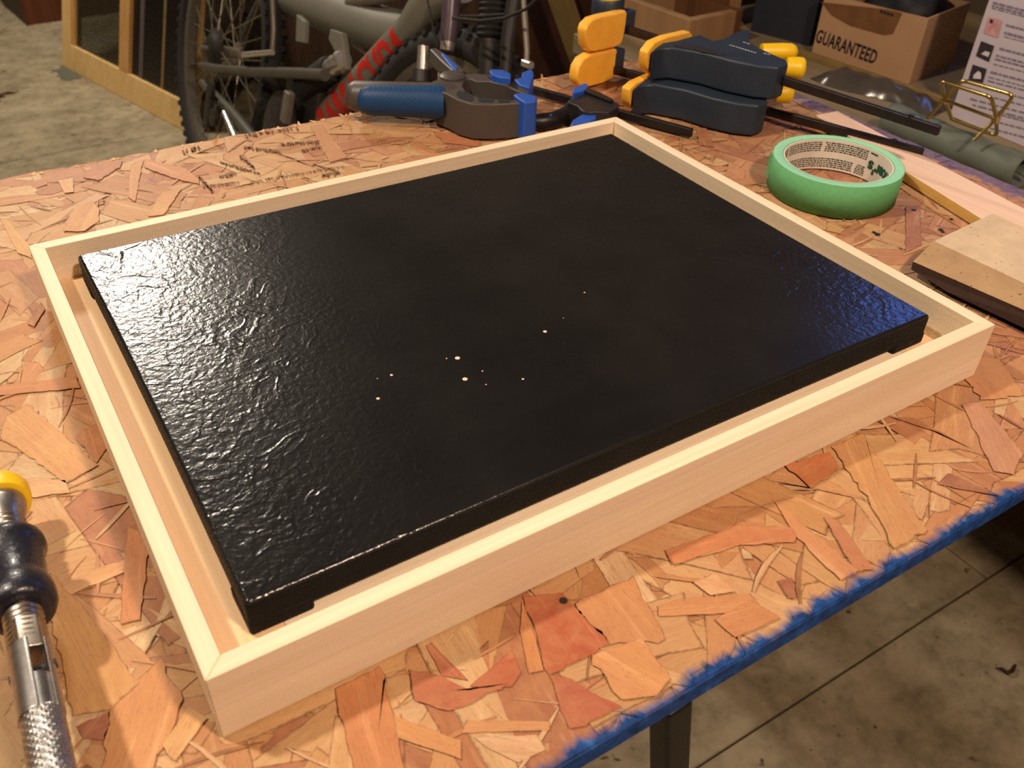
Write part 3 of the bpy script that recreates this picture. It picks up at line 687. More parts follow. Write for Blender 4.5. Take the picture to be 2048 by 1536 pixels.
fl_.add([b0+(0.004,0.002,-0.002), b1+(0.004,0.002,-0.002), lowz(b1, (0.002,-0.002), 0.0035), lowz(b0+(b1-b0)*0.22, (0.001,-0.001), 0.0035), lowz(b0, (0.003,0.001), 0.0055)], [(0,1,2,3,4)])
fl_.add([b0, lowz(b0, (-0.001,-0.001), 0.0055), lowz(b0, (0.003,0.001), 0.0055), b0+(0.004,0.002,-0.002)], [(0,1,2,3)])
fl_.build('grit_flap', M['grit'], sb)
q0, q1 = b0 + (b1-b0)*0.12, b1; bk0, bk1 = rows[0]
MB().prism([lowz(q0,(0.004,0.003),0.0003), lowz(q1,(0.004,0.003),0.0003), lowz(bk1,(0,0),0.0003), lowz(bk0,(0.002,-0.002),0.0003), lowz(rows[1][0],(0.004,0.0),0.0003)], (0,0,0.0095)).build('block_body', M['grit'], sb)
g0, g1 = T(2008,431,0.0215), T(2075,458,0.0215); gd = unit(g1-g0); gn = unit(np.cross([0,0,1.], gd))
tag(MB().obox((g0+g1)/2 + (0,0,-0.0185+0.002), gd*np.linalg.norm(g1-g0)/2, gn*0.002, (0,0,0.0016)).build('shim', plain('grey_shim', S(120,104,88), 0.6), None, bevel=0.0003, seg=1), 'small grey wooden shim lying behind the tan sanding block', 'shim')
o = bpy.data.objects['shim']; o.location.z += 0.0

# ------------------------------------------------------------------ blue spring clamp
ccx = lambda pts: [(680 + x / 4.876, 120 + y / 4.876) for x, y in pts]
bc = thing('spring_clamp', T(960, 250, 0), 'charcoal spring clamp with blue rubber grip lying open on the board edge', 'clamp')
jaw = ccx([(960,300),(1050,335),(1150,390),(1300,430),(1500,432),(1800,414),(1790,385),(1690,390),(1500,378),(1350,362),(1230,310),(1197,250),(1210,195),(1262,180),(1330,205),(1450,205),(1600,240),(1700,290),(1800,332),(1850,312),(1750,250),(1640,195),(1450,140),(1290,130),(1150,140),(1000,170),(900,205),(900,260)])
extr(jaw, 0.0305, 0.0010).build('jaw_frame', M['grey_plastic'], bc, bevel=0.0012, seg=2, angle=50)
sl = MB()
def slot(cx, cy, a, b, ang):
    P = []
    for i in range(20):
        g = 2*math.pi*i/20; e = abs(math.cos(g))**0.6*math.copysign(1, math.cos(g))*a; f_ = abs(math.sin(g))**0.8*math.copysign(1, math.sin(g))*b
        P.append((cx + e*math.cos(ang) - f_*math.sin(ang), cy + e*math.sin(ang) + f_*math.cos(ang)))
    sl.add([T(x, yy, 0.0308) for x, yy in ccx(P)], [tuple(range(20))])
for a in ((1222,350,88,36,0.35),(1424,388,78,22,0.05),(1600,397,62,16,0.0),(1545,185,100,20,0.18),(1690,245,55,20,0.45)): slot(*a)
sl.build('slot', M['hole_shade'], bc)  # flat dark patches standing for the shade inside the openings
g0, g1 = T(702,198,0.019), T(880,204,0.019)
gd = unit(g1 - g0); Lg = np.linalg.norm(g1 - g0)
prof = [(0.0, 0.003), (0.0015, 0.0075), (0.005, 0.0112), (0.012, 0.0127), (Lg*0.5, 0.0131), (Lg*0.8, 0.0136), (Lg*0.95, 0.0142), (Lg, 0.0138)]
MB().lathe(g0 + gd*0.004, gd, prof, 28).build('blue_grip', M['grip'], bc)
MB().lathe(g0 + gd*0.0 + (-0.002, 0.006, 0.0012), gd, [(0.0, 0.004), (0.002, 0.0095), (0.008, 0.0125), (Lg*0.6, 0.0126), (Lg, 0.013), (Lg+0.012, 0.0135), (Lg+0.02, 0.010)], 24).build('handle_shell', M['grey_plastic'], bc)
MB().prism([T(x, yy, 0.030) for x, yy in ((858,97),(872,94),(900,112),(930,140),(926,150),(912,149),(880,120))], (0,0,-0.014)).build('rear_handle', M['grey_plastic'], bc, bevel=0.002)
MB().prism([T(x, yy, 0.0308) for x, yy in ((881,106),(889,106),(916,133),(914,140),(906,138))], (0,0,-0.003)).build('rear_grip', M['blue_pad'], bc, bevel=0.001)
MB().lathe(T(905,158,0.029), (0,0,1), [(-0.01,0.011),(0.003,0.011),(0.0045,0.009),(0.0048,0.004)], 24).build('pivot', M['grey_plastic'], bc)
extr(ccx([(1690,335),(1720,318),(1830,322),(1925,352),(1915,398),(1800,412),(1730,370)]), 0.0335, 0.0004).build('jaw_pad', M['blue_pad'], bc, bevel=0.0015)
extr(ccx([(1455,100),(1475,85),(1590,92),(1668,130),(1665,175),(1560,165),(1480,140)]), 0.036, 0.024).build('jaw_pad', M['blue_pad'], bc, bevel=0.0012)
extr(ccx([(1700,185),(1770,165),(1775,120),(1840,90),(1885,100),(1890,150),(1870,200),(1850,270),(1750,240)]), 0.030, 0.0004).build('jaw_pad', M['blue_pad'], bc, bevel=0.0012)

# ------------------------------------------------------------------ small black bar clamp with blue pads
mc = thing('bar_clamp', T(1190, 225, 0), 'small black bar clamp with blue buttons lying behind the far frame corner', 'clamp')
def barbox(a, b, z, hw, hh, mat, parent, name='bar'):
    A, B = T(*a, z), T(*b, z); d = unit(B - A); q = np.cross([0,0,1.], d)
    return MB().obox((A+B)/2, d*np.linalg.norm(B-A)/2, q*hw, (0,0,hh)).build(name, mat, parent, bevel=0.0006, seg=1)
barbox((1056,178), (1384,266), 0.0048, 0.0024, 0.0036, M['bar_black'], mc)
c3_ = lambda pts: [(1030 + x / 5.12, 120 + y / 5.12) for x, y in pts]
extr(c3_([(535,425),(590,390),(690,345),(760,345),(900,370),(1000,405),(1068,445),(1058,480),(960,535),(840,525),(760,530),(690,520),(640,470)]), 0.021, 0.0003).build('jaw_body', M['black_plastic'], mc, bevel=0.0012)
extr(c3_([(690,300),(745,275),(880,330),(1010,400),(980,415),(800,345)]), 0.024, 0.010).build('jaw_arm', M['bar_black'], mc, bevel=0.001)
extr(c3_([(590,290),(640,265),(705,235),(745,240),(748,280),(690,320),(600,335)]), 0.0245, 0.006).build('blue_pad', M['blue_pad'], mc, bevel=0.001)
extr(c3_([(560,665),(590,610),(680,555),(770,525),(830,530),(835,590),(760,640),(640,680)]), 0.0180, 0.0040).build('release_button', M['blue_pad'], mc, bevel=0.0016)
P = [T(x, yy, 0.0075) for x, yy in c3_([(150,630),(260,635),(380,620),(490,580),(570,525),(610,470)])]
MB().tube(P, [0.006,0.0068,0.007,0.007,0.007,0.007], 14, flat=1.0).build('curved_arm', M['bar_black'], mc)
P = [T(x, yy, 0.0125) for x, yy in c3_([(350,578),(420,558),(470,528),(505,490)])]
MB().tube(P, 0.0016, 8).build('blue_lip', M['blue_pad'], mc)

# ------------------------------------------------------------------ two yellow-padded one-hand bar clamps, stacked
c5 = lambda pts: [(1230 + x / 4.518, y / 4.518) for x, y in pts]; c4_ = lambda pts: [(1000 + x / 5.12, y / 5.12) for x, y in pts]
AX = unit(np.array([0.307, -0.952, 0])); VV = np.array([0.952, 0.307, 0])
top_outline = c5([(335,450),(420,430),(520,425),(800,472),(1050,540),(1300,590),(1480,606),(1570,578),(1555,540),(1440,490),(1310,430),(1215,370),(1228,275),(1190,262),(1050,300),(980,345),(880,360),(770,310),(650,335),(540,365),(420,385)])
U1 = [T(x, yy, 0.056) for x, yy in top_outline]
shift = T(1290 + 4, 172, 0.0275) - T(1330, 98, 0.056)
def yclamp(kind):
    up = kind == 'upper'
    zt, zb = (0.056, 0.0285) if up else (0.0275, 0.0006)
    lab = 'yellow padded bar clamp with dark slate body, the upper of the stacked pair' if up else 'yellow padded bar clamp with dark slate body, underneath its stacked twin'
    t = thing('bar_clamp', (0.58, 0.36, zb), lab, 'clamp', 'stacked yellow bar clamps')
    body = [p if up else p + shift for p in U1]
    MB().prism([np.array([p[0], p[1], zt]) for p in body], (0, 0, zb - zt)).build('trigger_body', M['navy_body'], t, bevel=0.005, seg=4, angle=40)
    # flat patch painted dark as the ridge slot's shade, and printed marks on top
    if up:
        MB().add([T(x, yy, zt + 0.0002) for x, yy in c5([(520,400),(700,400),(900,450),(1010,490),(990,505),(880,490),(700,450),(540,420)])], [tuple(range(8))]).build('ridge_slot', M['hole_shade'], t)
        pm = MB()
        for a, b in (((1035,405),(1280,480)), ((1155,378),(1225,400)), ((1340,480),(1410,495))):
            A, B = T(*c5([a])[0], zt + 0.0003), T(*c5([b])[0], zt + 0.0003); q = unit(np.cross([0,0,1.], B - A)) * 0.0007
            n_ = max(2, int(np.linalg.norm(B - A) / 0.003))
            for i in range(n_):
                p_ = A + (B-A)*(i/n_); s_ = A + (B-A)*((i+0.8)/n_); pm.add([p_-q, s_-q, s_+q, p_+q], [(0,1,2,3)])
        pm.build('printed_mark', M['white_print'], t)
    # bar
    if up: A, B, z = (1195, 40), (1879, 262), 0.0435
    else: A, B, z = (1185, 128), (1846, 306), 0.0095
    A3, B3 = T(*A, z), T(*B, z); d = unit(B3 - A3); q = np.cross([0,0,1.], d)
    bar = MB().obox((A3+B3)/2, d*np.linalg.norm(B3-A3)/2, q*0.0022, (0,0,0.0038)).build('bar', M['bar'], t, bevel=0.0008, seg=1)
    e3 = B3 - d*0.024; MB().lathe(e3 + (0,0,0.0038), (0,0,1), [(-0.001,0.0022),(0.0009,0.0022),(0.0012,0.0012)], 14).build('stop_pin', M['bar_black'], t)
    # moving pad: a rounded plate square to the bar that outlines the body's left end
    if up: pts = c5([(205,560),(215,450),(285,360),(400,312),(600,268),(625,290),(612,370),(560,500),(480,640),(380,672),(290,680),(225,630)]); base = T(1290, 150, zb)
    PP = [onplane(x, yy, base, AX) for x, yy in pts] if up else [p + shift for p in UPAD]
    if up: UPAD[:] = [p.copy() for p in PP]
    PP = [np.array([p[0], p[1], min(max(p[2], zb), 9 if up else 0.0280)]) for p in PP]
    MB().prism(PP, AX * 0.009).build('moving_pad', M['yellow'], t, bevel=0.0016, seg=2, angle=40)
    # fixed jaw with its pad
    if up: pts = c4_([(880,310),(905,250),(960,195),(1050,165),(1180,138),(1290,110),(1310,130),(1295,250),(1270,380),(1245,455),(1180,490),(975,535),(930,530),(885,470)]); base = T(1225, 102, 0.0285)
    else: pts = c4_([(790,800),(810,690),(860,610),(930,565),(1080,535),(1205,505),(1200,620),(1180,760),(1165,815),(1050,865),(930,895),(840,900),(800,860)]); base = T(1190, 174, 0.0008)
    PP = [onplane(x, yy, base, AX) for x, yy in pts]; lo = min(p[2] for p in PP)
    PP = [p + np.array([0, 0, max(0.0, (0.0006 if not up else 0.028) - lo)]) for p in PP]
    MB().prism(PP, -AX * 0.0105).build('fixed_pad', M['yellow'], t, bevel=0.0022, seg=3, angle=40)
    cjaw = sum(PP) / len(PP); cz = cjaw[2]
    MB().obox(cjaw + VV*0.037 - AX*0.006, AX*0.006, VV*0.009, (0,0,0.0100)).build('fixed_jaw', M['navy_body'], t, bevel=0.0015)
    MB().obox(cjaw - AX*0.0150 + VV*0.004, AX*0.0035, VV*0.017, (0,0,0.0115)).build('jaw_plate', M['navy_body'], t, bevel=0.0015)
    if up:
        k0 = T(1215, 13, cz + 0.012)
        MB().lathe(k0 - (0,0,0.012), (0,0,1), [(0,0.0125),(0.006,0.0150),(0.0185,0.0148),(0.020,0.0138)], 32).build('knob', M['navy_body'], t)
        MB().lathe(k0 + (0,0,0.0078), (0,0,1), [(0,0.0124),(0.0012,0.0124),(0.0016,0.0112)], 32).build('knob_cap', M['yellow_bright'], t)
        trig = [((1522,103),(1592,104),0.045,0.0075), ((1572,134),(1610,137),0.040,0.0092)]
    else: trig = [((1550,186),(1584,186),0.0140,0.0090)]
    for a, b, z, rr in trig:
        A3, B3 = T(*a, z), T(*b, z); d = unit(B3 - A3); LL = np.linalg.norm(B3 - A3)
        MB().lathe(A3, d, [(0, rr*0.9), (LL*0.6, rr), (LL*0.85, rr*0.97), (LL*0.97, rr*0.75), (LL*1.03, rr*0.35)], 20).build('trigger', M['yellow_bright'], t)
UPAD = []
yclamp('upper'); yclamp('lower')

# ------------------------------------------------------------------ screw clamp in the lower left
sc_ = thing('screw_clamp', T(60, 1330, 0), 'steel clamp screw with navy cast collar, yellow swivel pad and knurled handle', 'clamp')
a0, a1 = T(4, 1010, 0.020), T(108, 1560, 0.034); ad = unit(a1 - a0)
def at_y(py):
    lo, hi = -0.05, 0.4
    for _ in range(40):
        m_ = (lo + hi) / 2
        if PX(a0 + ad*m_)[1] < py: lo = m_
        else: hi = m_
    return lo
def rp(py, half): return half * depth(a0 + ad*at_y(py)) / F
def lp(lst): return [(at_y(y_), rp(y_, h_)) for y_, h_ in lst]
MB().lathe(a0, ad, lp([(980,2),(982,48),(990,54),(1002,55),(1010,53),(1012,44)])[::1], 40).build('yellow_pad', M['yellow_bright'], sc_)
MB().lathe(a0, ad, lp([(1008,43),(1014,44),(1024,43),(1036,39),(1048,32),(1058,22),(1064,12)]), 36).build('swivel_dome', M['steel'], sc_)
thread = []; 
yy = 1050
while yy < 1292:
    thread += [(yy, 34), (yy + 4, 37.5), (yy + 8, 34)]; yy += 10
MB().lathe(a0, ad, lp(thread), 36).build('screw_thread', M['screw_steel'], sc_)
MB().lathe(a0, ad, lp([(1090,40),(1091,58),(1096,64),(1106,66),(1114,62),(1120,58),(1172,57),(1180,60),(1186,65),(1200,68),(1212,68),(1222,64),(1228,58),(1229,45)]), 44).build('cast_collar', M['cast_navy'], sc_)
def ringbox(y0, y1, half, k, name, mat, rot=0.0, bev=0.0006):
    t0, t1 = at_y(y0), at_y(y1); r0, r1 = rp(y0, half), rp(y1, half); u = unit(np.cross(ad, [0,0,1.])); v = np.cross(u, ad)
    A = [a0 + ad*t0 + r0*(math.cos(2*math.pi*i/k+rot)*u + math.sin(2*math.pi*i/k+rot)*v) for i in range(k)]
    return MB().prism(A, ad*(t1-t0)).build(name, mat, sc_, bevel=bev, seg=1)
ringbox(1256, 1318, 40, 6, 'flatted_neck', M['screw_steel'], 0.3)
u_ = unit(np.cross(ad, [0,0,1.])); v_ = np.cross(u_, ad)     # u_: to the right, v_: up
ur_ = u_*math.cos(0.55) + v_*math.sin(0.55); vr_ = v_*math.cos(0.55) - u_*math.sin(0.55)   # the fork slot is turned to the right
def cheek(side):
    t0, t1 = at_y(1300), at_y(1440); R_ = rp(1370, 43); pr = []
    for g in np.linspace(-1.22, 1.22, 12): pr.append((math.cos(g), math.sin(g)))
    A = [a0 + ad*t0 + R_*(-side*c*ur_ + s_*vr_) for c, s_ in pr if True]
    MB().prism(A, ad*(t1 - t0)).build('fork_cheek', M['steel'], sc_, bevel=0.0005, seg=1)
cheek(1); cheek(-1)
MB().lathe(a0, ad, lp([(1368,35),(1440,35)]), 24).build('sleeve', M['steel'], sc_)
tm = at_y(1345); MB().lathe(a0 + ad*tm - u_*rp(1345, 44), u_, [(0, 0.0018), (2*rp(1345, 44), 0.0018)], 16).build('hinge_pin', M['bar_black'], sc_)
t0, t1 = at_y(1433), at_y(1640); kn = MB(); n_, rings = 80, 110; vs, fs = [], []
R0 = rp(1500, 43)
for i in range(rings + 1):
    tt = t0 + (t1-t0)*i/rings
    for j in range(n_):
        g = 2*math.pi*j/n_; ph = (tt - t0)/0.0030*math.pi
        hh = math.sqrt(min(abs(math.sin(10*g + ph)), abs(math.sin(10*g - ph)))) if 1 < i else 0
        rr = R0*((0.90, 0.955)[min(i, 1)] if i < 2 else 0.955 + 0.055*hh)
        vs.append(a0 + ad*tt + rr*(math.cos(g)*u_ + math.sin(g)*v_))
for i in range(rings):
    for j in range(n_): fs.append((i*n_+j, i*n_+(j+1) % n_, (i+1)*n_+(j+1) % n_, (i+1)*n_+j))
fs += [tuple(range(n_))[::-1], tuple(rings*n_ + j for j in range(n_))]
kn.add(vs, fs).build('knurled_handle', M['steel'], sc_)

# ------------------------------------------------------------------ lower side bench on the right and what stands on it
BZ = -0.12
bn = thing('side_bench', (1.2, 0.5, FZ), 'lower side bench with greyish plank top beyond the right table edge', 'bench')
MB().box((0.83, -0.7, BZ - 0.03), (1.52, 0.95, BZ)).build('bench_top', M['bench'], bn, bevel=0.002)
for x, yy in ((0.87, -0.62), (1.46, -0.62), (0.87, 0.89), (1.46, 0.89)): MB().box((x-0.035, yy-0.035, FZ), (x+0.035, yy+0.035, BZ-0.03)).build('leg', M['dark_wood'], bn)
B = lambda x, yy, z=0.0: T(x, yy, BZ + z)
def hfor(base, tip):                          # height of a plumb edge that starts at base and ends nearest the photograph point tip
    return min(np.linspace(0.0, 0.6, 1201), key=lambda h: np.linalg.norm(PX(base + np.array([0,0,h])) - np.array(tip)))
# carton
k0, k1 = B(1622,112), B(1818,168); cu_ = unit(k1 - k0); cn = unit(np.cross([0,0,1.], cu_)); cn = cn if np.dot(cn, CAM - k0) > 0 else -cn
wC = np.linalg.norm(k1 - k0); hC = hfor(k1, (1848, 35)); dC = 0.13; Z = np.array([0,0,1.])
ct = thing('cardboard_box', (k0 + k1)/2 - cn*dC/2, 'brown cardboard carton printed GUARANTEED, standing on the side bench', 'box')
th = 0.003
MB().obox(k0 + cu_*wC/2 - cn*th/2 + Z*hC/2, cu_*wC/2, cn*th/2, Z*hC/2).build('front_panel', M['carton'], ct)
MB().obox(k0 + cu_*wC/2 - cn*(dC - th/2) + Z*hC/2, cu_*wC/2, cn*th/2, Z*hC/2).build('back_panel', M['carton'], ct)
for s_ in (0, 1): MB().obox(k0 + cu_*(wC*s_ + (th/2 if s_ == 0 else -th/2)) - cn*dC/2 + Z*hC/2, cu_*th/2, cn*(dC/2 - th), Z*hC/2).build('side_panel', M['carton'], ct)
MB().obox(k0 + cu_*wC/2 - cn*dC/2 + Z*th/2, cu_*(wC/2-th), cn*(dC/2-th), Z*th/2).build('bottom_panel', M['carton'], ct)
band = [onplane(x, yy, k0 + cn*0.0004, cn) for x, yy in ((1642,4),(1790,-28),(1806,22),(1786,68),(1768,71),(1700,52),(1662,30))]
band = [np.array([p[0], p[1], min(p[2], BZ + hC - 0.0005)]) for p in band]
MB().add(band, [tuple(range(len(band)))]).build('printed_band', M['carton_dark'], ct)
gA, gB = onplane(1635,72,k0,cn), onplane(1755,117,k0,cn); gm_ = (gA+gB)/2; gu = unit(gB-gA); gv = unit(np.cross(cn, gu)); gv = gv if gv[2] > 0 else -gv
vs, fs = text_verts('GUARANTEED', 0.0245, 0.00055, 1.06); wT = max(v[0] for v in vs) - min(v[0] for v in vs)
sT = np.linalg.norm(gB-gA)*1.0 / wT; o_ = onplane(1692,94,k0,cn)
MB().add([o_ + gu*p[0]*sT + gv*p[1]*1.05 + cn*0.0006 for p in vs], fs).build('lettering', M['carton_ink'], ct)
dsh = MB(); r = random.Random(4)
for x in range(1690, 1784, 7):
    p = onplane(x, 2 + (x-1690)*0.32, k0, cn) + cn*0.0009; 
    if p[2] < BZ + hC - 0.006: dsh.add([p, p+gu*0.004, p+gu*0.004+gv*0.004*r.uniform(.6,1), p+gv*0.004], [(0,1,2,3)])
if dsh.v: dsh.build('printed_line', M['carton_ink'], ct)
bgc = k0 + cu_*wC*0.62 - cn*dC*0.5 + Z*(hC - 0.012)
def lump(c, ex, ey, ez, seed, nu=20, nv=14, amp=0.22):
    rr = random.Random(seed); ph = [(rr.uniform(0, 6), rr.uniform(2, 5), rr.uniform(0, 6), rr.uniform(2, 5)) for _ in range(5)]; vs = []; fs = []
    for i in range(nv + 1):
        th_ = math.pi*i/nv
        for j in range(nu):
            f_ = 2*math.pi*j/nu; d_ = 1 + amp/2.5*sum(math.sin(b*f_ + a)*math.sin(e*th_ + c2_) for a, b, c2_, e in [(p[0], round(p[1]), p[2], p[3]) for p in ph])
            vs.append(np.asarray(c) + d_*(math.sin(th_)*math.cos(f_)*np.asarray(ex) + math.sin(th_)*math.sin(f_)*np.asarray(ey) + math.cos(th_)*np.asarray(ez)))
    for i in range(nv):
        for j in range(nu): fs.append((i*nu+j, i*nu+(j+1) % nu, (i+1)*nu+(j+1) % nu, (i+1)*nu+j))
    return MB().add(vs, fs, True)
tag(lump(bgc, cu_*wC*0.33, cn*dC*0.40, Z*0.045, 2).build('bag', M['black_bag'], None), 'black fabric bag stuffed into the open cardboard carton', 'bag')
# navy box left of the carton
n0, n1 = B(1500,62), B(1618,93); nu_ = unit(n1-n0); nn = unit(np.cross(Z, nu_)); nn = nn if np.dot(nn, CAM-n0) > 0 else -nn
wN = np.linalg.norm(n1-n0); nb = thing('storage_box', (n0+n1)/2 - nn*0.06, 'dark navy storage box standing left of the cardboard carton', 'box')
MB().obox((n0+n1)/2 - nn*0.06 + Z*0.10, nu_*wN/2, nn*0.06, Z*0.10).build('box_body', M['navy_box'], nb, bevel=0.001)
MB().obox((n0+n1)/2 - nn*0.06 + Z*0.210, nu_*(wN/2+0.002), nn*0.062, Z*0.010).build('box_lid', M['navy_box'], nb, bevel=0.001)
# boards leaning between crate and box
def board_thing(a, b, h, thick, mat, label):
    p, q = B(*a), B(*b); u = unit(q-p); n_ = unit(np.cross(Z, u)); n_ = n_ if np.dot(n_, CAM-p) > 0 else -n_
    tag(MB().obox((p+q)/2 - n_*thick/2 + Z*h/2, u*np.linalg.norm(q-p)/2, n_*thick/2, Z*h/2).build('board', mat, None, bevel=0.001, local=True), label, 'board')
board_thing((1384,68), (1446,62), 0.26, 0.02, M['brown_wood'], 'dark brown upright board behind the yellow clamps, beside the tan crate')
board_thing((1450,60), (1474,56), 0.24, 0.016, M['tan_wood'], 'narrow tan upright board between the brown board and the navy box')
# open crate
w0, w1 = B(1246,98), B(1366,82); 
w0 = T(1250,150,BZ); w1 = T(1371,118,BZ)
cu2 = unit(w1-w0); cn2 = unit(np.cross(Z, cu2)); cn2 = cn2 if np.dot(cn2, CAM-w0) > 0 else -cn2
E0 = B(1243, 62); E1 = B(1371, 112); cu2 = unit(E1-E0); cn2 = unit(np.cross(Z, cu2)); cn2 = cn2 if np.dot(cn2, CAM-E0) > 0 else -cn2
hW = hfor(E1, (1371, 40)); wW = np.linalg.norm(E1-E0)
cr = thing('wooden_crate', (E0+E1)/2 - cn2*0.055, 'open tan wooden crate standing behind the yellow clamp pads', 'crate')
MB().obox(E0 + cu2*wW/2 - cn2*0.007 + Z*hW/2, cu2*wW/2, cn2*0.007, Z*hW/2).build('front_board', M['tan_wood'], cr, bevel=0.001)
MB().obox(E0 + cu2*wW/2 - cn2*0.103 + Z*hW/2, cu2*wW/2, cn2*0.007, Z*hW/2).build('back_board', M['brown_wood'], cr, bevel=0.001)  # browner wood paints the dark of the crate's inside
for s_ in (0.007, wW-0.007): MB().obox(E0 + cu2*s_ - cn2*0.055 + Z*hW/2, cu2*0.007, cn2*0.041, Z*hW/2).build('end_board', M['tan_wood'], cr, bevel=0.001)
MB().obox(E0 + cu2*wW/2 - cn2*0.055 + Z*0.005, cu2*(wW/2-0.014), cn2*0.041, Z*0.005).build('bottom_board', M['tan_wood'], cr)
# batten, plastic bag, oilcloth roll
def batten(a, b, hw, hh, mat, label, name='batten'):
    p, q = B(*a), B(*b); d = unit(q-p); n_ = np.cross(Z, d)
    tag(MB().obox((p+q)/2 + Z*hh, d*np.linalg.norm(q-p)/2, n_*hw, Z*hh).build(name, mat, None, bevel=0.0008, seg=1, local=True), label, 'batten')
batten((1560,98), (1886,208), 0.004, 0.0045, M['olive_wood'], 'thin olive wooden batten lying in front of the cardboard carton')
gx, gy = 46, 12; A_, B_ = B(1640,150), B(1885,225); dg_ = B_-A_; pv_ = unit(np.cross(Z, dg_)); vs = []; r = random.Random(8)
for i in range(gx+1):
    for j in range(gy+1):
        s_, t_ = i/gx, j/gy - 0.5
        hgt = 0.024*max(0, 1-(2*t_)**2)**0.7*(0.78+0.22*math.sin(4.5*s_+1+1.5*t_)*math.sin(7*s_+2))*min(1, 6*s_, 6*(1-s_)) + 0.0012*math.sin(37*s_+11*t_)
        vs.append(A_ + dg_*s_ + pv_*(t_*0.052*(1+0.25*math.sin(7*s_))) + Z*max(0.0006, hgt))
tag(MB().add(vs, [(i*(gy+1)+j, (i+1)*(gy+1)+j, (i+1)*(gy+1)+j+1, i*(gy+1)+j+1) for i in range(gx) for j in range(gy)], True).build('plastic_bag', M['bag'], None), 'crumpled dark plastic bag lying before the carton and batten', 'bag')
# oilcloth: rolled sheet with its open end towards the viewer's right
ra, rb = B(1806,248,0.02), B(2012,332,0.02); rd = unit(rb-ra); rn = unit(np.cross(Z, rd)); rn = rn if rn[0] > 0 else -rn
ra = ra - rd*0.02 - (0,0,0.02); rb = rb - (0,0,0.02); prof = []
prof = [(0.09, 0.0012), (0.06, 0.0012), (0.03, 0.0012)] + [(-(0.020-0.004*i/30)*math.sin(i/30*5.4), 0.0212-(0.020-0.004*i/30)*math.cos(i/30*5.4)) for i in range(31)]
nl = 18; vs = []
for k in range(nl):
    c = ra + rd*(np.linalg.norm(rb-ra)+0.02)*k/(nl-1)
    for (u, v) in prof: vs.append(c + rn*u*(1.0+0.05*math.sin(k*0.9)) + Z*(v + min(v, 0.01)*0.1*math.sin(k*1.3+u*60)))
npf = len(prof)
tp_ = MB().add(vs, [(k*npf+i, (k+1)*npf+i, (k+1)*npf+i+1, k*npf+i+1) for k in range(nl-1) for i in range(npf-1)], True).build('oilcloth', M['tarp'], None)
so = tp_.modifiers.new('thickness', 'SOLIDIFY'); so.thickness = 0.0014
tag(tp_, 'rolled grey green oilcloth sheet lying on the side bench under the brass stand', 'cloth')
# white printed box
e0, e1 = B(1898,232), B(2060,300); wu = unit(e1-e0); wn = unit(np.cross(Z, wu)); wn = wn if np.dot(wn, CAM-e0) > 0 else -wn
e1 = e0 + wu*0.26; hB = 0.24
wb = thing('product_box', (e0+e1)/2 - wn*0.06, 'white printed product box with three small photos, behind the brass stand', 'box')
lean = lambda p: p
MB().obox((e0+e1)/2 - wn*0.061 + Z*hB/2, wu*0.13, wn*0.06, Z*hB/2).build('box_body', M['whitecard'], wb, bevel=0.001)
def onbox(x, yy, l=0.0006): return onplane(x, yy, e0, wn) + wn*(l - 0.001)
for nm, quad, mat in (('photo_print', ((1977,33),(2004,41),(1994,76),(1966,66)), 'photo_pink'), ('photo_print', ((1962,82),(1988,92),(1977,124),(1951,112)), 'photo_dark'), ('photo_print', ((1945,129),(1973,138),(1965,166),(1936,160)), 'photo_dark')):
    MB().add([onbox(*q) for q in quad], [(0,1,2,3)]).build(nm, M[mat], wb)
MB().add([onbox(*q, 0.0009) for q in ((1947,150),(1956,142),(1962,146),(1962,158),(1946,157))], [(0,1,2,3,4)]).build('photo_detail', M['photo_white'], wb)
MB().add([onbox(*q, 0.0009) for q in ((1980,38),(1986,39),(1985,47),(1979,46))], [(0,1,2,3)]).build('photo_detail', M['photo_dark'], wb)
MB().add([onbox(*q, 0.0009) for q in ((1970,102),(1980,105),(1976,114),(1962,108))], [(0,1,2,3)]).build('photo_detail', M['photo_white'], wb)
ln_ = MB(); r = random.Random(17)
def prow(x, yy, x2, y2, h):
    t_ = 0.0
    while t_ < 1:
        l_ = r.uniform(0.05, 0.16); t2 = min(1, t_ + l_)
        a = (x + (x2-x)*t_, yy + (y2-yy)*t_); b = (x + (x2-x)*t2, yy + (y2-yy)*t2)
        ln_.add([onbox(*a), onbox(*b), onbox(b[0]-h*0.3, b[1]+h), onbox(a[0]-h*0.3, a[1]+h)], [(0,1,2,3)]); t_ = t2 + 0.03
for x, yy, h in ((1986,3,4),(1984,9,4),(1983,15,2),(2012,48,4),(2009,63,5),(2008,72,2),(1999,95,4),(1992,109,3.5),(1990,116,3.5),(1987,127,2),(1981,142,4),(1977,153,2),(1975,160,2.5),(1970,175,2.5),(1965,188,2.5),(1940,196,3),(1945,208,3),(1990,225,3),(1985,240,3),(1980,255,3)):
    prow(x, yy, 2075, yy + (2075-x)*0.26, h)
ln_.build('printed_line', M['greyprint'], wb)
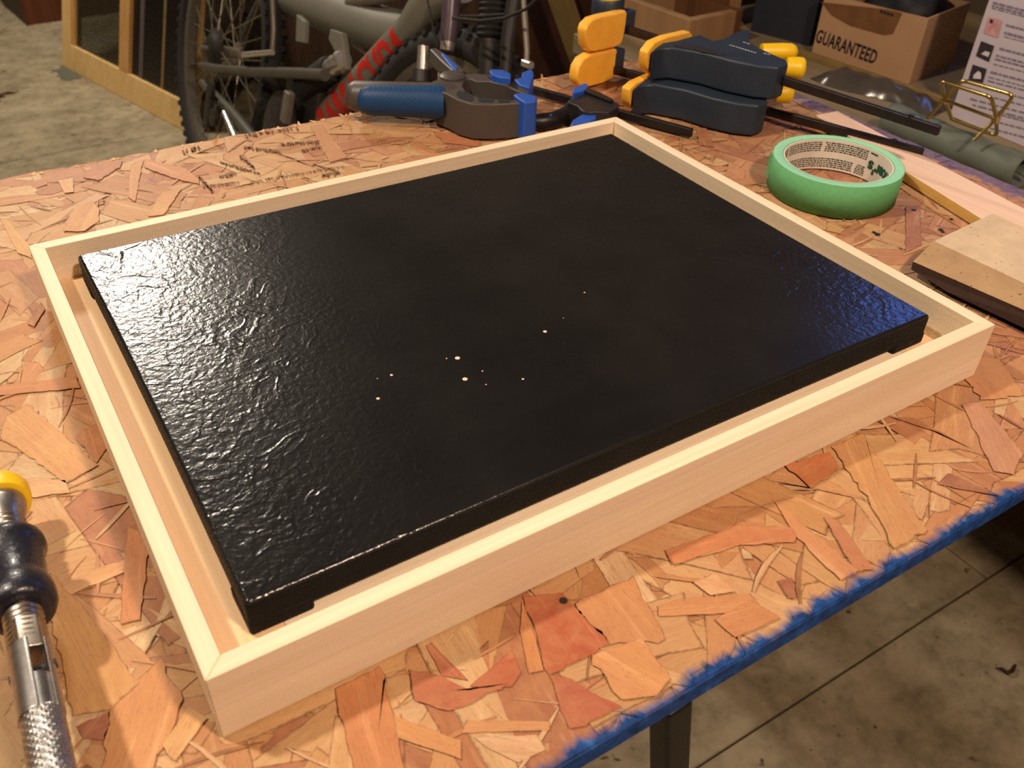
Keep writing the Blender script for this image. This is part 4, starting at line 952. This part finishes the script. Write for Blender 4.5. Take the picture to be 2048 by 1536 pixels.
# brass wire stand: two U frames crossing at the pivots
bs = thing('wire_stand', B(1925,250,0.03), 'folding brass wire stand standing on the grey green oilcloth', 'stand')
zb_, zp, zt_ = 0.0455, 0.070, 0.100
W = lambda x, yy, z: T(x, yy, BZ + z)
rw = 0.0021
def rounded(pts, rad=0.008, k=5):
    out = [pts[0]]
    for i in range(1, len(pts)-1):
        a, b, c = pts[i-1], pts[i], pts[i+1]; ia = b + unit(a-b)*rad; ic = b + unit(c-b)*rad
        for j in range(k+1):
            t_ = j/k; out.append((1-t_)**2*ia + 2*t_*(1-t_)*b + t_**2*ic)
    out.append(pts[-1]); return out
pL, pR = W(1889,200,zp), W(1992,238,zp)
MB().tube(rounded([W(1854,238,zb_), pL, W(1924,160,zt_), W(2029,190,zt_), pR, W(1948,281,zb_)]), rw, 10).build('wire_frame', M['brass'], bs)
MB().tube(rounded([W(1904,239,zb_), pL+(0,0,0.001), W(1881,162,zt_), W(1983,194,zt_), pR+(0,0,0.001), W(1994,272,zb_), W(1906,239,zb_)]), rw, 10).build('wire_frame', M['brass'], bs)
MB().tube([pL, pR], rw*0.9, 10).build('cross_bar', M['brass'], bs)
for p in (pL, pR): MB().lathe(p - unit(pR-pL)*0.003, pR-pL, [(0, 0.0042), (0.006, 0.0042)], 14).build('pivot_washer', M['brass'], bs)

# ------------------------------------------------------------------ bicycle leaning behind the table
RH = np.array([0.590, 2.040, -0.4194]); bu = unit(np.array([0.30, 0.0, 1.0])); PF = np.array([0.6945, 0.9599, -0.0866])
bd = unit((PF - RH) - bu*((PF[2]-RH[2])/bu[2])); bnrm = unit(np.cross(bd, bu)); bnrm = bnrm if np.dot(bnrm, CAM-RH) > 0 else -bnrm
K = lambda x, yy, off=0.0: onplane(x, yy, RH + bnrm*off, bnrm)
def kr(p, half): return half * depth(p) / F
FH = RH + bd*1.06
bk = thing('bicycle', (RH[0], (RH[1]+FH[1])/2, FZ), 'grimy grey full suspension bicycle with red lettering, leaning behind the table', 'bicycle')
def wheel(c, seed):
    R1 = 0.300; wh = MB(); circ = lambda rr, k=96, off=0.0: [c + bnrm*off + rr*(math.cos(2*math.pi*i/k)*bd + math.sin(2*math.pi*i/k)*bu) for i in range(k)]
    tire = MB().tube(circ(R1), 0.0245, 12, closed=True, up=bnrm)
    for i in range(64):
        for o_, a_ in ((-0.011, 0), (0.011, 0.5), (0.021, 0.25), (-0.021, 0.75)):
            g = 2*math.pi*(i + a_)/64; rad = math.cos(g)*bd + math.sin(g)*bu; tan = -math.sin(g)*bd + math.cos(g)*bu
            rr = R1 + math.sqrt(max(0, 0.0245**2 - o_**2)) + 0.002
            tire.obox(c + rad*rr + bnrm*o_, tan*0.006, bnrm*0.004, rad*0.004)
    w_o = tire.build('wheel', M['rubber'], bk)
    rim = MB(); n_ = 96; prf = [(0.262, -0.011), (0.262, 0.011), (0.279, 0.014), (0.279, -0.014)]
    vs = [c + rr*(math.cos(2*math.pi*i/n_)*bd + math.sin(2*math.pi*i/n_)*bu) + bnrm*o_ for i in range(n_) for rr, o_ in prf]
    rim.add(vs, [(i*4+j, i*4+(j+1) % 4, ((i+1) % n_)*4+(j+1) % 4, ((i+1) % n_)*4+j) for i in range(n_) for j in range(4)]).build('rim', M['rim'], w_o)
    MB().lathe(c - bnrm*0.05, bnrm, [(0, 0.006), (0.015, 0.006), (0.015, 0.026), (0.022, 0.026), (0.024, 0.013), (0.076, 0.013), (0.078, 0.024), (0.085, 0.024), (0.085, 0.006), (0.11, 0.006)], 24).build('hub', M['arm_grey'], w_o)
    for i in range(32):
        g = 2*math.pi*i/32; side = 1 if i % 2 else -1; tw = 1.1 if (i // 2) % 2 else -1.1
        a = c + bnrm*side*0.03 + 0.022*(math.cos(g+tw)*bd + math.sin(g+tw)*bu); b = c + 0.262*(math.cos(g)*bd + math.sin(g)*bu)
        MB().tube([a, b], 0.0012, 5).build('spoke', M['spoke'], w_o)
    if seed == 1:
        MB().lathe(c + bnrm*0.022, bnrm, [(0, 0.050), (0.004, 0.050), (0.008, 0.042), (0.014, 0.036), (0.02, 0.028), (0.022, 0.012)], 32).build('sprocket', M['bike_dark'], w_o)
wheel(RH, 1); wheel(FH, 2)
tubeP = lambda pts, half, mat, name, off=0.0, n=20, rr=None: (lambda P: MB().tube(P, [rr or kr(P[0], h) for h in (half if hasattr(half, '__len__') else [half]*len(P))], n).build(name, mat, bk))([K(x, yy, off) for x, yy in pts])
tubeP([(402,130),(430,137),(500,144),(600,147),(650,150)], [6,8,9,9,9], M['bike_stay'], 'chain_stay', 0.06)
tubeP([(404,165),(430,190),(470,232),(505,275),(540,320)], [7,9,10,11,11], M['bike_stay'], 'seat_stay', 0.05)
tubeP([(520,4),(494,56),(484,95)], [8,8,7], M['bike_stay'], 'seat_stay', -0.04)
tubeP([(545,-10),(548,60),(545,105)], [5,5,5], M['arm_grey'], 'brake_arm', 0.045)
tubeP([(488,110),(545,105)], [6,5], M['chrome'], 'skewer_lever', 0.07)
MB().obox(K(418,215,0.07), bd*0.018, bu*0.045, bnrm*0.006).build('derailleur_cage', M['bike_dark'], bk, bevel=0.004)
for x, yy, h_ in ((425,178,14),(430,235,16)): MB().lathe(K(x,yy,0.078), bnrm, [(0, kr(K(x,yy),h_)),(0.008, kr(K(x,yy),h_))], 20).build('jockey_wheel', M['bike_dark'], bk)
tubeP([(448,225),(470,275)], [5,7], M['chrome'], 'axle_end', 0.09)
MB().lathe(K(560,268,0.05), bnrm, [(0, 0.085), (0.004, 0.085), (0.005, 0.07), (0.012, 0.055), (0.013, 0.02)], 44).build('chainring', M['bike_dark'], bk)
MB().obox(K(575,215,0.075), bd*0.012, bu*0.03, bnrm*0.008).build('crank_arm', M['arm_grey'], bk, bevel=0.003)
def bellows(pa, pb, half, nrib, off, mat, name):
    A_, B_ = K(*pa, off), K(*pb, off); d = B_-A_; LL = np.linalg.norm(d); R_ = kr(A_, half); pr = []
    for i in range(nrib*2+1): pr.append((LL*i/(nrib*2), R_*(1.0 if i % 2 else 0.84)))
    MB().lathe(A_, d, pr, 28).build(name, mat, bk)
bellows((606,178), (662,138), 27, 6, 0.03, M['rubber'], 'shock_boot')
bellows((656,142), (688,118), 20, 3, 0.03, M['chrome'], 'shock_collar')
MB().prism([K(x,yy,0.02) for x, yy in ((672,60),(695,68),(700,100),(704,140),(694,150),(684,110),(668,80))], bnrm*0.012).build('bracket', M['bike_grey'], bk, bevel=0.002)
MB().prism([K(x,yy,0.02) for x, yy in ((604,30),(620,45),(618,88),(602,85))], bnrm*0.012).build('bracket', M['bike_grey'], bk, bevel=0.002)
MB().prism([K(x,yy,0.01) for x, yy in ((590,150),(660,170),(640,280),(585,275))], bnrm*0.02).build('bottom_bracket', M['bike_dark'], bk, bevel=0.004)
tubeP([(585,-8),(640,12),(700,38),(770,62),(830,72),(862,62)], [42,42,41,38,35,30], M['bike_grey'], 'main_tube', -0.045, 28)
dt = [(634,272),(660,236),(740,150),(820,70),(870,22),(905,-12)]
dr_ = kr(K(740,150), 30); dA, dB = K(610,284), K(842,38); dts = [dA + (dB-dA)*i/4 for i in range(5)]
MB().tube(dts, dr_, 28).build('down_tube', M['bike_grey'], bk)
hA, hB = K(822,60), K(912,-40); MB().tube([hA, hA*0.7+hB*0.3, hA*0.3+hB*0.7, hB], [dr_*0.98, dr_*1.22, dr_*1.4, dr_*1.4], 28).build('head_junction', M['bike_grey'], bk)
tubeP([(700,6),(760,-4),(830,-22)], 12, M['arm_grey'], 'cable_guide', -0.02)
# raised red letters along the down tube, wrapped to its curve
vs, fs = text_verts('BARRACUDA', 1.0, 0.06, 1.1)
vs, fs = densify(vs, fs, 8); xs = [v[0] for v in vs]; ys = [v[1] for v in vs]; lA, lB = K(658,228), K(826,66); lA = lA - bnrm*0; LL = np.linalg.norm(lB-lA); la = unit(lB-lA)
perp = unit(np.cross(bnrm, la)); perp = perp if perp[2] > 0 else -perp
dax0 = dA; dax = unit(dB-dA); W2 = []
ref = CAM - (dA + dB)/2; ref = unit(ref - dax*np.dot(ref, dax)); perp = np.cross(dax, ref); perp = perp if perp[2] > 0 else -perp
for x, yv, _ in vs:
    s_ = (x - min(xs))/(max(xs)-min(xs)); q = (yv - min(ys))/(max(ys)-min(ys)) - 0.5
    c_ = dax0 + dax*np.dot(lA + la*LL*s_ - dax0, dax); g = q*2.3 - 0.02; rr = dr_*1.03
    W2.append(c_ + rr*(math.cos(g)*ref + math.sin(g)*perp))
MB().add(W2, fs).build('red_lettering', M['red_letters'], bk)
# fork, front end
tubeP([(905,-25),(900,40),(896,82)], [19,18,17], M['purple'], 'fork_leg', 0.05, 24)
tubeP([(896,82),(894,100)], [15,14], M['chrome'], 'fork_cap', 0.05)
tubeP([(851,-20),(863,40),(875,95)], 2.2, M['rubber'], 'brake_cable', 0.09, 8)
tubeP([(848,92),(845,141)], 12, M['chrome'], 'bar_end_plug', 0.07, 24)
tubeP([(843,140),(842,165)], [18,20], M['bike_dark'], 'bar_end_ring', 0.07, 24)
bellows((996,-30), (986,78), 36, 9, 0.02, M['rubber'], 'fork_boot')
tubeP([(985,78),(978,180)], [27,22], M['bike_dark'], 'fork_slider', 0.02, 20)
tubeP([(1032,-20),(1016,80),(1010,160)], [16,15,12], M['bike_dark'], 'brake_arch', 0.03, 14)
tubeP([(1046,-20),(1050,40),(1054,100),(1053,128)], [5,6.5,6,6], M['arm_grey'], 'brake_arm', 0.08, 12)
tubeP([(1048,126),(1062,131)], [8,8], M['chrome'], 'brake_bolt', 0.085, 12)
tubeP([(905,36),(960,42),(1010,36),(1052,18),(1085,-12)], 3, M['rubber'], 'brake_cable', 0.11, 8)
tubeP([(920,32),(965,32),(1010,28)], 2.2, M['rubber'], 'brake_cable', 0.10, 8)

# ------------------------------------------------------------------ window sash leaning behind the bicycle
A0 = T(124,131,FZ); A1 = T(362,259,FZ); sd = unit(A1-A0); 
best_a = min(np.linspace(0, 0.6, 301), key=lambda a: abs((lambda q: q[0])(PX(A0 + 0.35*np.array([a*0.97, a*0.25, 1.0]))) - 122))
su = unit(np.array([best_a*0.97, best_a*0.25, 1.0])); sn = unit(np.cross(sd, su)); sn = sn if np.dot(sn, CAM-A0) > 0 else -sn
sw = thing('window_sash', (A0+A1)/2, 'honey coloured wooden window sash leaning on the floor behind the bicycle', 'window sash')
SP = lambda x, yy: onplane(x, yy, A0, sn)
Hs = 0.95; LL = np.dot(SP(392,240) - A0, sd)
def sbox(s0, s1, h0, h1, thick, mat, name, lift=0.0):
    c = A0 + sd*(s0+s1)/2 + su*(h0+h1)/2 - sn*(thick/2 - lift)
    return MB().obox(c, sd*(s1-s0)/2, sn*thick/2, su*(h1-h0)/2).build(name, mat, sw, bevel=0.002, seg=1)
h_r = float(np.dot(SP(136,87) - A0, su)); s_m0 = float(np.dot(SP(237,120)-A0, sd)); s_m1 = float(np.dot(SP(256,130)-A0, sd)); s_l = float(np.dot(SP(146,60)-A0, sd)); s_r0 = float(np.dot(SP(368,60)-A0, sd))
sbox(0, s_l*0.72, 0, Hs, 0.032, M['sash'], 'stile'); sbox(s_l*0.72, s_l, h_r, Hs-0.05, 0.026, M['sash_edge'], 'moulding', -0.003)
sbox(s_r0, s_r0+0.05, 0, Hs, 0.032, M['sash'], 'stile')
sbox(s_l*0.72, s_r0, 0, h_r, 0.032, M['sash'], 'bottom_rail'); sbox(s_l, s_r0, Hs-0.05, Hs, 0.032, M['sash'], 'top_rail'); sbox(s_m0, s_m1, h_r, Hs-0.05, 0.030, M['sash_edge'], 'mullion')
sbox(s_l, s_m0, h_r, Hs-0.05, 0.004, M['pane'], 'pane', -0.012); sbox(s_m1, s_r0, h_r, Hs-0.05, 0.006, M['dark_pane'], 'dark_panel', -0.012)
for x in (272, 318):
    s_ = float(np.dot(SP(x,80)-A0, sd)); sbox(s_, s_+0.022 if x == 272 else s_+0.012, h_r, Hs-0.05, 0.004, M['grey_strip'] if x == 272 else M['olive_wood'], 'panel_strip', -0.010)

# ------------------------------------------------------------------ far chest, added dark cabinet, leaning boards
h0, h1 = T(54,52,FZ), T(135,40,FZ); hu = unit(h1-h0); hn = unit(np.cross(Z, hu)); hn = hn if np.dot(hn, CAM-h0) > 0 else -hn
ch = thing('wooden_chest', (h0+h1)/2 - hn*0.15, 'reddish brown wooden chest on the floor, far left behind the window sash', 'chest')
MB().obox(h0 + hu*0.35 - hn*0.01 + Z*0.26, hu*0.35, hn*0.01, Z*0.26).build('front_panel', M['red_wood'], ch, bevel=0.002)
MB().obox(h0 + hu*0.01 - hn*0.17 + Z*0.26, hu*0.01, hn*0.15, Z*0.26).build('side_panel', M['dark_wood'], ch)  # left side's shade painted in with darker wood
MB().obox(h0 + hu*0.69 - hn*0.17 + Z*0.26, hu*0.01, hn*0.15, Z*0.26).build('side_panel', M['red_wood'], ch)
MB().obox(h0 + hu*0.35 - hn*0.16 + Z*0.53, hu*0.36, hn*0.17, Z*0.01).build('lid', M['red_wood'], ch, bevel=0.002)
cb = thing('added_dark_cabinet', (1.25, 2.3, FZ), 'added dark brown cabinet block that darkens the background behind the bicycle', 'cabinet')
MB().box((0.86, 1.18, FZ), (1.56, 3.5, 0.30)).build('carcass', M['dark_wood'], cb, bevel=0.003)  # invented dark mass, added so the space behind the bicycle stays dark
for i in range(3):
    z0 = FZ + 0.06 + i*0.34; d_ = MB().box((0.845, 1.24, z0), (0.8595, 3.44, z0 + 0.30)).build('drawer', M['dark_wood'], cb, bevel=0.003)
    MB().tube([(0.845, 2.5, z0+0.16), (0.830, 2.52, z0+0.16), (0.830, 2.7, z0+0.16), (0.845, 2.72, z0+0.16)], 0.006, 8).build('handle', M['bike_dark'], d_)
def lean_board(a, b, wdt, mat, label):
    a, b = np.asarray(a, float), np.asarray(b, float); d = unit(b-a); q = unit(np.cross(d, [1,0.3,0])); n_ = np.cross(q, d)
    tag(MB().obox((a+b)/2, d*np.linalg.norm(b-a)/2, q*wdt/2, n_*0.009).build('board', mat, None, bevel=0.001), label, 'board')
def stand_board(p1, p2, yy, wdt, mat, label):
    n_ = np.array([0, 1.0, 0]); a = onplane(*p1, np.array([0, yy, 0]), n_); b = onplane(*p2, np.array([0, yy, 0]), n_); d = (b - a)/(b - a)[2]
    lean_board(a + d*(FZ - a[2] + 0.002), b + d*0.25, wdt, mat, label)
stand_board((1146,70), (1122,0), 1.06, 0.040, M['olive_wood'], 'olive wooden board standing upright behind the front bicycle wheel')
stand_board((1204,70), (1180,0), 1.12, 0.034, M['brown_wood'], 'dark brown board standing upright left of the tan crate')

# ------------------------------------------------------------------ marks and litter on the floor
def stain(pts, mat, seed):
    r = random.Random(seed); P = [T(x, y, FZ + 0.0012) for x, y in pts]; out = []
    for i in range(len(P)):
        a, b = P[i], P[(i+1) % len(P)]
        for j in range(4): out.append(a + (b-a)*j/4 + np.array([r.gauss(0, 0.008), r.gauss(0, 0.008), 0]))
    MB().add(out, [tuple(range(len(out)))]).build('stain', mat, fl)
stain([(100,140),(120,136),(128,132),(150,146),(168,150),(150,158),(124,160),(118,148)], plain('grey_spill', S(96, 98, 82), 0.7, var=0.1), 1)
stain([(-12,188),(14,182),(31,182),(20,190),(2,198),(-12,204)], plain('brown_spill', S(84, 54, 36), 0.8, var=0.1), 2)
c = [T(x, y, FZ + 0.0035) for x, y in ((1992,1336),(2004,1338),(2016,1346),(2024,1342),(2031,1330))]
tag(MB().tube(c, [0.0012, 0.0025, 0.003, 0.003, 0.0018], 8).build('wood_shaving', M['dark_wood'], None, local=True), 'small dark curled wood shaving lying on the floor below the table', 'shaving')
